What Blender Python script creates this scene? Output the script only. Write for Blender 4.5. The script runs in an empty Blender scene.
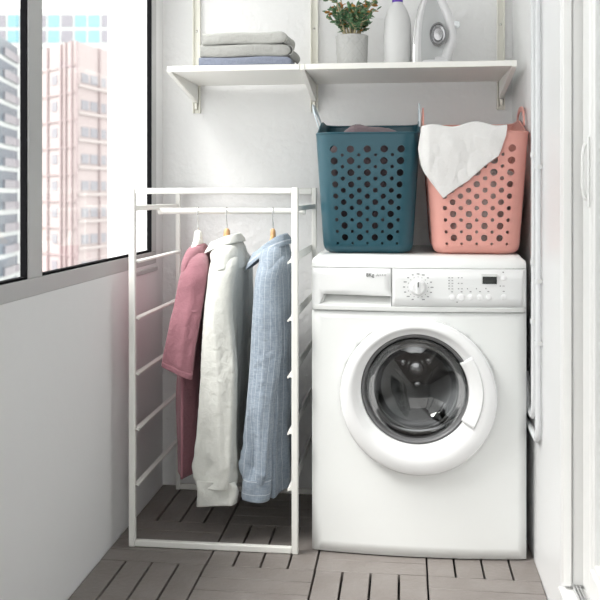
import bpy, bmesh, math, random
from mathutils import Vector, Matrix, noise
from mathutils.geometry import delaunay_2d_cdt
random.seed(7)
COL = bpy.context.scene.collection
PI = math.pi
# ---------------------------------------------------------------- camera model (used once, to read real positions)
F = 873.0; SN = 0.1172; CS = math.sqrt(1-SN*SN); H = 1.01; VH = 196.0
def XZ(u, v, Y):
    """world point on the depth plane Y seen at u, v"""
    k = (u-300)/F
    X = Y*(k*CS-SN)/(k*SN+CS)
    d = Y*CS - X*SN
    return Vector((X, Y, H-(v-VH)*d/F))
def at_depth(u, v, d):
    r = (u-300)/F*d
    return Vector((r*CS-d*SN, r*SN+d*CS, H-(v-VH)*d/F))
def lerp(a, b, t): return a+(b-a)*t
def smooth(t):
    t = max(0, min(1, t)); return t*t*(3-2*t)
def interp(tab, x):
    if x <= tab[0][0]: return tab[0][1:]
    for a, b in zip(tab, tab[1:]):
        if x <= b[0]:
            t = (x-a[0])/(b[0]-a[0])
            return tuple(lerp(p, q, t) for p, q in zip(a[1:], b[1:]))
    return tab[-1][1:]
def catmull(tab, n):
    """smooth resampling of a list of tuples"""
    out = []
    m = len(tab)
    for i in range(n+1):
        s = i/n*(m-1); k = min(int(s), m-2); t = s-k
        p0 = tab[max(k-1, 0)]; p1 = tab[k]; p2 = tab[k+1]; p3 = tab[min(k+2, m-1)]
        out.append(tuple(0.5*((2*b)+(-a+c)*t+(2*a-5*b+4*c-d)*t*t+(-a+3*b-3*c+d)*t*t*t) for a, b, c, d in zip(p0, p1, p2, p3)))
    return out
# ---------------------------------------------------------------- materials
MATS = {}
def mat(name, col, rough=0.5, metal=0.0, bump=None, var=None, spec=0.5, coat=0.0, sheen=0.0):
    """bump = (scale, strength, detail, stretch xyz); var = (scale, second colour, low, high)"""
    m = bpy.data.materials.new(name); m.use_nodes = True
    nt = m.node_tree; b = nt.nodes['Principled BSDF']
    b.inputs['Base Color'].default_value = (*col, 1)
    b.inputs['Roughness'].default_value = rough
    b.inputs['Metallic'].default_value = metal
    b.inputs['Specular IOR Level'].default_value = spec
    b.inputs['Coat Weight'].default_value = coat
    b.inputs['Sheen Weight'].default_value = sheen
    if bump or var:
        tc = nt.nodes.new('ShaderNodeTexCoord')
    if bump:
        mp = nt.nodes.new('ShaderNodeMapping'); mp.inputs['Scale'].default_value = bump[3] if len(bump) > 3 else (1, 1, 1)
        nt.links.new(tc.outputs['Object'], mp.inputs['Vector'])
        n = nt.nodes.new('ShaderNodeTexNoise'); n.inputs['Scale'].default_value = bump[0]; n.inputs['Detail'].default_value = bump[2]
        nt.links.new(mp.outputs[0], n.inputs['Vector'])
        bp = nt.nodes.new('ShaderNodeBump'); bp.inputs['Strength'].default_value = bump[1]; bp.inputs['Distance'].default_value = 0.004
        nt.links.new(n.outputs['Fac'], bp.inputs['Height']); nt.links.new(bp.outputs[0], b.inputs['Normal'])
    if var:
        n2 = nt.nodes.new('ShaderNodeTexNoise'); n2.inputs['Scale'].default_value = var[0]; n2.inputs['Detail'].default_value = 3
        nt.links.new(tc.outputs['Object'], n2.inputs['Vector'])
        r = nt.nodes.new('ShaderNodeValToRGB')
        r.color_ramp.elements[0].position = var[2]; r.color_ramp.elements[0].color = (*col, 1)
        r.color_ramp.elements[1].position = var[3]; r.color_ramp.elements[1].color = (*var[1], 1)
        nt.links.new(n2.outputs['Fac'], r.inputs['Fac']); nt.links.new(r.outputs['Color'], b.inputs['Base Color'])
    MATS[name] = m
    return m
def weave(name, col, col2, scale=900, rough=0.9, stripes=None):
    m = mat(name, col, rough, sheen=0.15, spec=0.15)
    nt = m.node_tree; b = nt.nodes['Principled BSDF']
    tc = nt.nodes.new('ShaderNodeTexCoord')
    mp = nt.nodes.new('ShaderNodeMapping'); mp.inputs['Scale'].default_value = (1, 1, 0.12)
    nt.links.new(tc.outputs['Object'], mp.inputs['Vector'])
    n = nt.nodes.new('ShaderNodeTexNoise'); n.inputs['Scale'].default_value = scale*0.35; n.inputs['Detail'].default_value = 2
    nt.links.new(mp.outputs[0], n.inputs['Vector'])
    mp2 = nt.nodes.new('ShaderNodeMapping'); mp2.inputs['Scale'].default_value = (0.12, 0.12, 1)
    nt.links.new(tc.outputs['Object'], mp2.inputs['Vector'])
    n2 = nt.nodes.new('ShaderNodeTexNoise'); n2.inputs['Scale'].default_value = scale*0.35; n2.inputs['Detail'].default_value = 2
    nt.links.new(mp2.outputs[0], n2.inputs['Vector'])
    ad = nt.nodes.new('ShaderNodeMath'); ad.operation = 'ADD'
    nt.links.new(n.outputs['Fac'], ad.inputs[0]); nt.links.new(n2.outputs['Fac'], ad.inputs[1])
    r = nt.nodes.new('ShaderNodeValToRGB')
    r.color_ramp.elements[0].position = 0.40; r.color_ramp.elements[0].color = (*col, 1)
    r.color_ramp.elements[1].position = 0.62; r.color_ramp.elements[1].color = (*col2, 1)
    hf = nt.nodes.new('ShaderNodeMath'); hf.operation = 'MULTIPLY'; hf.inputs[1].default_value = 0.5
    nt.links.new(ad.outputs[0], hf.inputs[0]); nt.links.new(hf.outputs[0], r.inputs['Fac'])
    out = r.outputs['Color']
    if stripes:
        period, width, sc = stripes
        uv = nt.nodes.new('ShaderNodeUVMap')
        sp = nt.nodes.new('ShaderNodeSeparateXYZ'); nt.links.new(uv.outputs[0], sp.inputs[0])
        md = nt.nodes.new('ShaderNodeMath'); md.operation = 'PINGPONG'; md.inputs[1].default_value = period/2
        nt.links.new(sp.outputs['X'], md.inputs[0])
        lt = nt.nodes.new('ShaderNodeMath'); lt.operation = 'LESS_THAN'; lt.inputs[1].default_value = width
        nt.links.new(md.outputs[0], lt.inputs[0])
        ml = nt.nodes.new('ShaderNodeMath'); ml.operation = 'MULTIPLY'; ml.inputs[1].default_value = 0.75
        nt.links.new(lt.outputs[0], ml.inputs[0])
        mx = nt.nodes.new('ShaderNodeMix'); mx.data_type = 'RGBA'
        nt.links.new(ml.outputs[0], mx.inputs['Factor']); nt.links.new(out, mx.inputs['A']); mx.inputs['B'].default_value = (*sc, 1)
        out = mx.outputs['Result']
    nt.links.new(out, b.inputs['Base Color'])
    # crumpled linen relief
    n3 = nt.nodes.new('ShaderNodeTexNoise'); n3.inputs['Scale'].default_value = 38; n3.inputs['Detail'].default_value = 5; n3.inputs['Distortion'].default_value = 0.6
    nt.links.new(tc.outputs['Object'], n3.inputs['Vector'])
    bp = nt.nodes.new('ShaderNodeBump'); bp.inputs['Strength'].default_value = 0.5; bp.inputs['Distance'].default_value = 0.008
    nt.links.new(n3.outputs['Fac'], bp.inputs['Height']); nt.links.new(bp.outputs[0], b.inputs['Normal'])
    return m
def glassmat(name, tint=(0.97, 0.98, 0.98), rough=0.0, refl=1.0, base=0.02):
    m = bpy.data.materials.new(name); m.use_nodes = True
    nt = m.node_tree; nt.nodes.remove(nt.nodes['Principled BSDF'])
    out = nt.nodes['Material Output']
    t = nt.nodes.new('ShaderNodeBsdfTransparent'); t.inputs[0].default_value = (*tint, 1)
    g = nt.nodes.new('ShaderNodeBsdfGlossy'); g.inputs['Roughness'].default_value = rough
    fr = nt.nodes.new('ShaderNodeLayerWeight'); fr.inputs['Blend'].default_value = 0.25
    ml = nt.nodes.new('ShaderNodeMath'); ml.operation = 'MULTIPLY_ADD'; ml.inputs[1].default_value = refl; ml.inputs[2].default_value = base
    nt.links.new(fr.outputs['Fresnel'], ml.inputs[0])
    mx = nt.nodes.new('ShaderNodeMixShader')
    nt.links.new(ml.outputs[0], mx.inputs[0]); nt.links.new(t.outputs[0], mx.inputs[1]); nt.links.new(g.outputs[0], mx.inputs[2])
    nt.links.new(mx.outputs[0], out.inputs[0])
    MATS[name] = m
    return m
mat('plaster', (0.80, 0.80, 0.80), 0.75, bump=(42, 0.9, 8, (1, 1, 1)), spec=0.2)
mat('plaster_side', (0.80, 0.80, 0.805), 0.7, bump=(16, 0.35, 8), spec=0.2)
mat('paint_smooth', (0.82, 0.825, 0.83), 0.32, bump=(8, 0.08, 3), spec=0.4)
mat('aluminium', (0.50, 0.50, 0.50), 0.45, 0.1)
mat('gasket', (0.008, 0.008, 0.009), 0.9, spec=0.05)
mat('deck', (0.20, 0.178, 0.165), 0.5, bump=(60, 0.5, 4, (1, 1, 1)), var=(9, (0.23, 0.208, 0.195), 0.35, 0.7))
mat('slab', (0.02, 0.02, 0.02), 0.9)
mat('white_steel', (0.84, 0.835, 0.80), 0.35)
mat('shelf_white', (0.86, 0.85, 0.81), 0.35)
mat('bracket_white', (0.80, 0.79, 0.72), 0.4)
mat('chrome', (0.75, 0.75, 0.75), 0.15, 1.0)
mat('enamel', (0.86, 0.875, 0.865), 0.22, coat=0.3)
mat('washer_plastic', (0.85, 0.86, 0.86), 0.3)
mat('washer_grey', (0.68, 0.69, 0.68), 0.35)
mat('door_white', (0.87, 0.875, 0.88), 0.2, coat=0.4)
mat('seal_grey', (0.16, 0.16, 0.165), 0.35)
mat('drum_steel', (0.45, 0.45, 0.45), 0.2, 1.0)
mat('dial_steel', (0.32, 0.32, 0.33), 0.22, 0.9)
mat('dark_plastic', (0.02, 0.02, 0.022), 0.3)
mat('print_grey', (0.30, 0.30, 0.31), 0.5)
mat('print_black', (0.05, 0.05, 0.05), 0.5)
mat('display', (0.035, 0.038, 0.036), 0.15)
mat('teal_plastic', (0.010, 0.070, 0.098), 0.38)
mat('pink_plastic', (0.87, 0.44, 0.38), 0.38)
mat('handle_teal', (0.55, 0.62, 0.66), 0.4)
mat('wood', (0.55, 0.33, 0.16), 0.5, bump=(80, 0.2, 3, (1, 1, 0.1)))
mat('hanger_white', (0.84, 0.84, 0.80), 0.4)
weave('tee_cloth', (0.32, 0.145, 0.175), (0.36, 0.17, 0.20), 2400)
weave('linen_white', (0.69, 0.70, 0.66), (0.74, 0.745, 0.71), 2000)
weave('linen_blue', (0.225, 0.275, 0.335), (0.33, 0.38, 0.44), 1300, stripes=(0.034, 0.0011, (0.54, 0.59, 0.65)))
weave('towel_white', (0.87, 0.86, 0.85), (0.89, 0.88, 0.87), 2500)
weave('cloth_mauve', (0.125, 0.095, 0.105), (0.15, 0.115, 0.125), 2000)
weave('cloth_light_grey', (0.42, 0.42, 0.40), (0.47, 0.47, 0.45), 2500)
weave('cloth_mid_grey', (0.36, 0.36, 0.345), (0.40, 0.40, 0.385), 2500)
weave('cloth_blue_grey', (0.19, 0.21, 0.275), (0.24, 0.265, 0.33), 2500)
mat('pot', (0.47, 0.47, 0.46), 0.6)
mat('soil', (0.06, 0.045, 0.035), 0.95, bump=(90, 0.8, 4))
mat('leaf_green', (0.055, 0.13, 0.06), 0.4, var=(30, (0.10, 0.20, 0.09), 0.4, 0.6))
mat('leaf_orange', (0.50, 0.17, 0.03), 0.45, var=(40, (0.30, 0.22, 0.05), 0.4, 0.6))
mat('stem', (0.42, 0.36, 0.22), 0.7, bump=(60, 0.5, 3))
mat('bottle', (0.64, 0.64, 0.64), 0.42)
mat('cap_purple', (0.10, 0.03, 0.38), 0.35)
mat('iron_shell', (0.50, 0.51, 0.515), 0.3)
mat('iron_light', (0.66, 0.66, 0.67), 0.3)
mat('iron_clear', (0.75, 0.78, 0.80), 0.08)
mat('pipe_paint', (0.72, 0.735, 0.75), 0.25)
mat('pvc', (0.84, 0.84, 0.83), 0.3)
mat('pvc_sill', (0.86, 0.86, 0.85), 0.3)
mat('curtain', (0.50, 0.52, 0.52), 0.8)
glassmat('window_glass', base=0.0, refl=0.12)
glassmat('bowl_glass', (0.74, 0.75, 0.76), 0.01, 0.55, 0.06)
mat('b_pink', (0.43, 0.365, 0.36), 0.8)
mat('b_pink_line', (0.36, 0.29, 0.29), 0.8)
mat('b_pale', (0.45, 0.40, 0.39), 0.8)
mat('b_window', (0.24, 0.235, 0.26), 0.3)
mat('b_glass_teal', (0.20, 0.38, 0.43), 0.2)
mat('b_grey_pier', (0.26, 0.25, 0.28), 0.8)
mat('b_white', (0.50, 0.52, 0.515), 0.8)
mat('b_bluegrey', (0.09, 0.12, 0.15), 0.3)
mat('street', (0.4, 0.4, 0.4), 0.9)

def translucent(name, col, f):
    m = MATS[name]; nt = m.node_tree; b = nt.nodes['Principled BSDF']; out = nt.nodes['Material Output']
    t = nt.nodes.new('ShaderNodeBsdfTranslucent'); t.inputs[0].default_value = (*col, 1)
    mx = nt.nodes.new('ShaderNodeMixShader'); mx.inputs[0].default_value = f
    nt.links.new(b.outputs[0], mx.inputs[1]); nt.links.new(t.outputs[0], mx.inputs[2]); nt.links.new(mx.outputs[0], out.inputs[0])
translucent('pink_plastic', (0.95, 0.55, 0.48), 0.22)
translucent('towel_white', (0.95, 0.94, 0.92), 0.15)
translucent('linen_white', (0.85, 0.85, 0.80), 0.12)
# ---------------------------------------------------------------- mesh builder
class MB:
    def __init__(s): s.v = []; s.f = []; s.uv = {}
    def add(s, vs, fs):
        b = len(s.v); s.v += [Vector(p) for p in vs]; s.f += [tuple(b+i for i in f) for f in fs]
        return s
    def box(s, x0, x1, y0, y1, z0, z1):
        vs = [(x, y, z) for z in (z0, z1) for y in (y0, y1) for x in (x0, x1)]
        return s.add(vs, [(0, 2, 3, 1), (4, 5, 7, 6), (0, 1, 5, 4), (1, 3, 7, 5), (3, 2, 6, 7), (2, 0, 4, 6)])
    def rings(s, rings, closed=True, cap0=False, cap1=False, loop=False):
        n = len(rings[0]); b = len(s.v)
        for r in rings: s.v += [Vector(p) for p in r]
        m = len(rings)
        for i in range(m if loop else m-1):
            i2 = (i+1) % m
            for j in range(n if closed else n-1):
                j2 = (j+1) % n
                s.f.append((b+i*n+j, b+i*n+j2, b+i2*n+j2, b+i2*n+j))
        if cap0: s.f.append(tuple(b+j for j in range(n))[::-1])
        if cap1: s.f.append(tuple(b+(m-1)*n+j for j in range(n)))
        return s
    def tube(s, path, r, n=12, caps=True):
        path = [Vector(p) for p in path]
        rs = r if isinstance(r, (list, tuple)) else [r]*len(path)
        t = (path[1]-path[0]).normalized()
        up = Vector((0, 0, 1)) if abs(t.z) < 0.9 else Vector((1, 0, 0))
        nrm = t.cross(up).normalized(); rings = []
        for i, p in enumerate(path):
            a = path[max(i-1, 0)]; c = path[min(i+1, len(path)-1)]
            t = (c-a).normalized()
            nrm = (nrm - t*nrm.dot(t)).normalized(); bn = t.cross(nrm)
            rings.append([p+(nrm*math.cos(2*PI*k/n)+bn*math.sin(2*PI*k/n))*rs[i] for k in range(n)])
        return s.rings(rings, True, caps, caps)
    def lathe(s, prof, c, axis='z', n=48, cap0=False, cap1=False):
        rings = []
        for r, h in prof:
            ring = []
            for k in range(n):
                a = 2*PI*k/n
                if axis == 'z': ring.append((c[0]+r*math.cos(a), c[1]+r*math.sin(a), c[2]+h))
                elif axis == 'y': ring.append((c[0]+r*math.cos(a), c[1]+h, c[2]+r*math.sin(a)))
                else: ring.append((c[0]+h, c[1]+r*math.cos(a), c[2]+r*math.sin(a)))
            rings.append(ring)
        return s.rings(rings, True, cap0, cap1)
    def stretch(s, c, k):
        for p in s.v: p.z = c[2]+(p.z-c[2])*k
        return s
    def prism(s, poly, vec):
        n = len(poly); vec = Vector(vec)
        vs = [Vector(p) for p in poly]+[Vector(p)+vec for p in poly]
        fs = [tuple(range(n))[::-1], tuple(range(n, 2*n))]+[(i, (i+1) % n, n+(i+1) % n, n+i) for i in range(n)]
        return s.add(vs, fs)
class Thing:
    def __init__(s, o, loc): s.o = o; s.loc = Vector(loc)
def props(o, label=None, cat=None, group=None, kind=None):
    if label: o['label'] = label
    if cat: o['category'] = cat
    if group: o['group'] = group
    if kind: o['kind'] = kind
def build(name, mb, m, parent=None, origin=None, smooth_=False, bevel=0, seg=2, solid=0, sub=0, offset=0.0, label=None, cat=None, group=None, kind=None, uvs=None, weld=False, auto=None):
    if isinstance(parent, Thing): org = parent.loc
    else: org = Vector(origin or (0, 0, 0))
    me = bpy.data.meshes.new(name)
    me.from_pydata([tuple(v-org) for v in mb.v], [], mb.f)
    if uvs:
        ul = me.uv_layers.new(name='UVMap')
        for lp in me.loops: ul.data[lp.index].uv = uvs[lp.vertex_index]
    bm = bmesh.new(); bm.from_mesh(me)
    if weld: bmesh.ops.remove_doubles(bm, verts=bm.verts, dist=1e-5)
    bmesh.ops.recalc_face_normals(bm, faces=bm.faces)
    bm.to_mesh(me); bm.free()
    me.materials.append(MATS[m] if isinstance(m, str) else m)
    o = bpy.data.objects.new(name, me); COL.objects.link(o)
    if parent: o.parent = parent.o
    else: o.location = org
    if smooth_:
        for p in me.polygons: p.use_smooth = True
        if auto:
            me.set_sharp_from_angle(angle=math.radians(auto))
    if solid:
        md = o.modifiers.new('s', 'SOLIDIFY'); md.thickness = solid; md.offset = offset
    if bevel:
        md = o.modifiers.new('b', 'BEVEL'); md.width = bevel; md.segments = seg; md.limit_method = 'ANGLE'
        for p in me.polygons: p.use_smooth = True
        me.set_sharp_from_angle(angle=math.radians(30)) if not smooth_ else None
        md.harden_normals = False
    if sub:
        md = o.modifiers.new('u', 'SUBSURF'); md.levels = sub; md.render_levels = sub
    props(o, label, cat, group, kind)
    return Thing(o, org)
def empty(name, loc, label, cat, group=None):
    o = bpy.data.objects.new(name, None); COL.objects.link(o); o.location = loc; o.empty_display_size = 0.05
    props(o, label, cat, group)
    return Thing(o, loc)
def struct(name, mb, m, **k): return build(name, mb, m, kind='structure', **k)

# ================================================================ THE ROOM
XL, XR, YB, ZC = -0.836, 0.362, 2.98, 2.45
YF = -0.6
WY = 2.85          # far end of the window opening (inner edge of frame)
struct('wall_back', MB().box(XL-0.2, XR+0.3, YB, YB+0.15, -0.05, ZC), 'plaster')
struct('wall_left', MB().box(XL-0.16, XL, YF, YB, -0.05, 0.782).box(XL-0.018, XL, 2.897, YB, 0.782, ZC).box(XL-0.16, XL, YF, 2.897, 2.32, ZC), 'plaster_side')
struct('wall_right', MB().box(XR, XR+0.16, 2.075, YB, -0.05, ZC).box(XR, XR+0.16, YF, 2.075, -0.05, 0.100).box(XR, XR+0.16, YF, 2.075, 2.25, ZC), 'paint_smooth', bevel=0.006)
struct('ceiling', MB().box(XL-0.16, XR+0.16, YF, YB+0.1, ZC, ZC+0.12), 'plaster')
struct('wall_front_unseen', MB().box(XL-0.16, XR+0.3, YF-0.15, YF, -0.05, 0.95).box(XL-0.16, XR+0.3, YF-0.15, YF, 2.32, ZC), 'plaster')  # unseen wall behind the camera, added for contrast; opening sized for fill light
# deck tiles: 30 cm squares, four slats each, direction alternating
deck = MB()
xb = XL-0.001; T = 0.3005
ys0 = 2.345
for i in range(4):
    for j in range(-10, 3):
        x0 = xb+i*T; y0 = ys0+j*T
        x1 = min(x0+T, XR-0.001); y1 = min(y0+T, YB-0.001)
        if y0 >= YB-0.01 or y1 < YF: continue
        along_y = (i+j) % 2 == 1
        g = 0.0030; w = T/4
        for k in range(4):
            if along_y:
                a, b = x0+k*w+g, x0+(k+1)*w-g
                b = min(b, x1)
                if b > a: deck.box(a, b, y0+0.0012, y1-0.0012, -0.022, 0.0)
            else:
                a, b = y0+k*w+0.0013, y0+(k+1)*w-0.0013
                b = min(b, y1)
                if b > a: deck.box(x0+0.0022, x1-0.0022, a, b, -0.022, 0.0)
struct('floor', deck, 'deck', bevel=0.0012, seg=1)
struct('trim_1', MB().box(XL-0.16, XR+0.16, YF, YB+0.1, -0.12, -0.0235), 'slab')

# ---- window 1: aluminium frame flush with the wall, black gasket, panes
wz0, wz1 = 0.782, 2.32
fz = 0.823                 # top of the bottom rail
MY0, MY1 = 1.875, 1.951
fr = MB()
fr.box(XL-0.016, XL+0.001, YF, 2.897, wz0, fz).box(XL-0.016, XL+0.001, YF, 2.897, wz1-0.045, wz1)
fr.box(XL-0.016, XL+0.0012, WY, 2.897, fz, wz1-0.045)
for a, b in ((MY0, MY1), (0.55, 0.63)):
    fr.box(XL-0.016, XL+0.0012, a, b, fz, wz1-0.045)
fr.box(XL-0.016, XL+0.001, YF, YF+0.05, fz, wz1-0.045)
win = struct('window_1', fr, 'aluminium', bevel=0.002)
gk = MB()
bays = [(YF+0.05, 0.55), (0.63, MY0), (MY1, WY)]
for a, b in bays:
    x0, x1 = XL-0.0165, XL-0.0015
    gk.box(x0, x1, a, b, fz, fz+0.006).box(x0, x1, a, a+0.005, fz, wz1-0.045).box(x0, x1, b-0.005, b, fz, wz1-0.045)
build('window_gasket', gk, 'gasket', parent=win)
for a, b in bays:
    build('window_pane', MB().box(XL-0.0145, XL-0.0105, a+0.004, b-0.004, fz+0.004, wz1-0.045), 'window_glass', parent=win)
struct('trim_2', MB().box(XL-0.0005, XL+0.006, 2.63, 2.90, 0.757, 0.772), 'aluminium', bevel=0.002)

# ---- sliding door on the right: sill, tracks, jamb, stile, rail, panes
struct('trim_3', MB().box(XR-0.006, XR+0.14, YF, 2.075, 0.100, 0.108), 'pvc_sill', bevel=0.002)
tr = MB()
for k in range(3):
    tr.box(0.386+k*0.007, 0.3885+k*0.007, YF+0.05, 2.06, 0.108, 0.118)
struct('trim_4', tr, 'aluminium')
dj = MB().box(XR+0.001, 0.384, 2.055, 2.0749, 0.116, 2.25)
dj.box(0.386, 0.520, 2.062, 2.0749, 0.116, 2.25)
dj.box(XR+0.02, 0.520, YF, 2.062, 2.19, 2.25)
struct('trim_5', dj, 'pvc', bevel=0.003)
DX = 0.405
door = MB()
door.box(DX, DX+0.045, 1.972, 2.045, 0.125, 2.188)
door.box(DX, DX+0.045, 1.02, 1.115, 0.125, 2.188)
door.box(DX, DX+0.045, 1.115, 1.972, 0.125, 0.195).box(DX, DX+0.045, 1.115, 1.972, 2.12, 2.188)
d1 = struct('door_1', door, 'pvc', bevel=0.006, seg=3)
build('glazing_bead', MB().box(DX+0.006, DX+0.039, 1.115, 1.132, 0.195, 2.12).box(DX+0.006, DX+0.039, 1.954, 1.972, 0.195, 2.12).box(DX+0.006, DX+0.039, 1.132, 1.954, 0.195, 0.21), 'pvc', parent=d1, bevel=0.004)
build('door_pane', MB().box(DX+0.018, DX+0.024, 1.13, 1.96, 0.205, 2.125), 'window_glass', parent=d1)
hd = MB()
hy = 1.985
hd.tube([(DX-0.001, hy, 1.128), (DX-0.009, hy, 1.120), (DX-0.012, hy, 1.10), (DX-0.012, hy, 1.03), (DX-0.009, hy, 1.008), (DX-0.001, hy, 1.0)], 0.0035, 10)
build('door_handle', hd, 'pvc', parent=d1, smooth_=True)
build('handle_plate', MB().box(DX-0.004, DX+0.001, hy-0.014, hy+0.014, 0.985, 1.14), 'pvc', parent=d1, bevel=0.003)
d2 = struct('door_2', MB().box(0.458, 0.500, 0.10, 0.19, 0.125, 2.188).box(0.458, 0.500, 1.1, 1.19, 0.125, 2.188).box(0.458, 0.500, 0.19, 1.1, 0.125, 0.195).box(0.458, 0.500, 0.19, 1.1, 2.12, 2.188), 'pvc', bevel=0.005)
build('door_pane', MB().box(0.476, 0.482, 0.19, 1.1, 0.195, 2.12), 'window_glass', parent=d2)
# grey curtain hanging behind the door glass
cur = MB(); N = 160
cur.rings([[(0.60+0.022*math.sin(k*0.55)+0.01*math.sin(k*0.23), -0.3+k*(2.5/N), z) for k in range(N+1)] for z in (0.13, 2.3)], closed=False)
build('curtain', cur, 'curtain', solid=0.002, smooth_=True, origin=(0.6, 1, 0.13), label='pale grey curtain hanging behind the glass of the sliding door', cat='curtain')
struct('wall_far_right', MB().box(0.70, 0.76, YF, 2.6, 0.0, ZC), 'curtain')

# ================================================================ WASHER
WX0, WX1 = -0.257, 0.339; WC = (WX0+WX1)/2; WH = (WX1-WX0)/2
def wy(x):
    t = (x-WC)/WH
    e = max(0, abs(t)-0.965)/0.035
    return 2.4755 - 0.019*(1-t*t) + 0.003*(e*e)
washer = empty('washing_machine', (WC, 2.70, 0), 'white front-loading washing machine under the two laundry baskets', 'washing machine')
DCX, DCZ = 0.0415, 0.452          # door centre
ICX, ICZ = 0.0365, 0.473          # glass centre
def cdt_sheet(outer, holes, fn, grid=0.03, thick=None):
    vs = [Vector((p[0], p[1])) for p in outer]; es = [(i, (i+1) % len(outer)) for i in range(len(outer))]
    for h in holes:
        b = len(vs); vs += [Vector(p) for p in h]; es += [(b+i, b+(i+1) % len(h)) for i in range(len(h))]
    xs = [p[0] for p in outer]; zs = [p[1] for p in outer]
    def inside(p, poly):
        c = False; n = len(poly)
        for i in range(n):
            x1, y1 = poly[i]; x2, y2 = poly[(i+1) % n]
            if (y1 > p[1]) != (y2 > p[1]) and p[0] < (x2-x1)*(p[1]-y1)/(y2-y1)+x1: c = not c
        return c
    hb = [(min(q[0] for q in h), max(q[0] for q in h), min(q[1] for q in h), max(q[1] for q in h)) for h in holes]
    gx = grid if isinstance(grid, (int, float)) else grid[0]; gz = grid if isinstance(grid, (int, float)) else grid[1]
    x = min(xs)+gx
    while x < max(xs)-gx*0.3:
        z = min(zs)+gz
        while z < max(zs)-gz*0.3:
            p = (x, z)
            if inside(p, outer) and not any(b[0]-0.002 < x < b[1]+0.002 and b[2]-0.002 < z < b[3]+0.002 and inside(p, h) for b, h in zip(hb, holes)):
                vs.append(Vector(p))
            z += gz
        x += gx
    r = delaunay_2d_cdt(vs, es, [], 0, 1e-6)
    V, Fs = r[0], r[2]
    fs = []
    for f in Fs:
        c = sum((V[i] for i in f), Vector((0, 0)))/len(f)
        if not inside(c, outer): continue
        if any(b[0] <= c[0] <= b[1] and b[2] <= c[1] <= b[3] and inside(c, h) for b, h in zip(hb, holes)): continue
        fs.append(tuple(f))
    mb = MB(); mb.v = [Vector(fn(p[0], p[1])) for p in V]; mb.f = fs
    return mb
circ = lambda cx, cz, r, n: [(cx+r*math.cos(2*PI*k/n), cz+r*math.sin(2*PI*k/n)) for k in range(n)]
rect = lambda a, b, c, d, n=24: [(lerp(a, b, k/n), c) for k in range(n)]+[(b, lerp(c, d, k/6)) for k in range(6)]+[(lerp(b, a, k/n), d) for k in range(n)]+[(a, lerp(d, c, k/6)) for k in range(6)]
ZP0, ZP1 = 0.687, 0.808
front = cdt_sheet(rect(WX0, WX1, 0.004, ZP0-0.0015, 40), [circ(DCX, DCZ, 0.20, 64)], lambda x, z: (x, wy(x), z))
build('front_panel', front, 'enamel', parent=washer, smooth_=True, solid=0.002, offset=1)
body = MB().box(WX0, WX0+0.004, 2.486, 2.965, 0.004, 0.81).box(WX1-0.004, WX1, 2.486, 2.965, 0.004, 0.81).box(WX0, WX1, 2.961, 2.965, 0.004, 0.81).box(WX0, WX1, 2.486, 2.965, 0.004, 0.016)
build('body', body, 'enamel', parent=washer, bevel=0.001)
build('foot', MB().lathe([(0.02, 0), (0.02, 0.012)], (WX0+0.05, 2.53, 0), n=16, cap0=True, cap1=True), 'dark_plastic', parent=washer)
for fx, fy in ((WX1-0.05, 2.53), (WX0+0.05, 2.92), (WX1-0.05, 2.92)):
    build('foot', MB().lathe([(0.02, 0), (0.02, 0.012)], (fx, fy, 0), n=16, cap0=True, cap1=True), 'dark_plastic', parent=washer)
# lid: front nose rolls down to the panel
ZT = 0.8445
lid = MB()
NX = 40
prof = [(0.0, 0.8085), (0.0, 0.815), (0.003, 0.824), (0.009, 0.832), (0.018, 0.8395), (0.030, 0.8435), (0.045, ZT)]
rows = []
for i in range(NX+1):
    x = lerp(WX0, WX1, i/NX); t = abs((x-WC)/WH)
    dz = -0.016*smooth((t-0.955)/0.045)
    r_ = [(x, wy(x)+a, max(0.8085, z+dz*min(1, a/0.03))) for a, z in prof]+[(x, 2.965, ZT+dz), (x, 2.965, 0.8085)]
    rows.append(r_)
lid.rings(rows, closed=True, cap0=True, cap1=True)
build('lid', lid, 'enamel', parent=washer, smooth_=True, auto=40)
# control fascia and drawer
XS = -0.0315
def curved_strip(x0, x1b, x1t, z0, z1, off, lean=0.0, n=48):
    cols = []
    for i in range(n+1):
        s_ = i/n; col_ = []
        for j in range(5):
            t_ = j/4; x_ = lerp(x0, lerp(x1b, x1t, t_), s_)
            col_.append((x_, wy(x_)-off-lean*(1-t_), lerp(z0, z1, t_)))
        cols.append(col_)
    return MB().rings(cols, closed=False)
fas = curved_strip(XS+0.0008, WX1, WX1, ZP0, ZP1-0.0008, 0.004)
build('control_panel', fas, 'washer_plastic', parent=washer, smooth_=True, solid=0.008, offset=-1)
A = XZ(321, 293, 2.46); 
rec = [(-0.236, 0.7045), (-0.0345, 0.7045), (-0.0345, 0.7300), (-0.219, 0.7325), (-0.2235, 0.7305)]
dr = cdt_sheet(rect(WX0, XS-0.0008, ZP0, ZP1-0.0008, 24), [rec], lambda x, z: (x, wy(x)-0.004, z), 0.02)
drawer = build('detergent_drawer', dr, 'washer_plastic', parent=washer, smooth_=True, solid=0.003, offset=0)
pocket = MB()
fr_ = [(x, wy(x)-0.003, z) for x, z in rec]
bk_ = [(-0.226, wy(-0.226)+0.004, 0.7085), (-0.0345, wy(-0.035)+0.004, 0.7085), (-0.0345, wy(-0.035)+0.022, 0.7290), (-0.214, wy(-0.214)+0.022, 0.7290), (-0.218, wy(-0.218)+0.022, 0.7280)]
pocket.rings([fr_, bk_], True, False, True)
build('grip_recess', pocket, 'washer_grey', parent=drawer, solid=0.001, offset=0)
build('lower_strip', curved_strip(WX0+0.001, WX1-0.001, WX1-0.001, ZP0+0.0005, 0.7015, 0.0066, 0.001), 'washer_grey', parent=washer, smooth_=True, solid=0.001)
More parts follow.
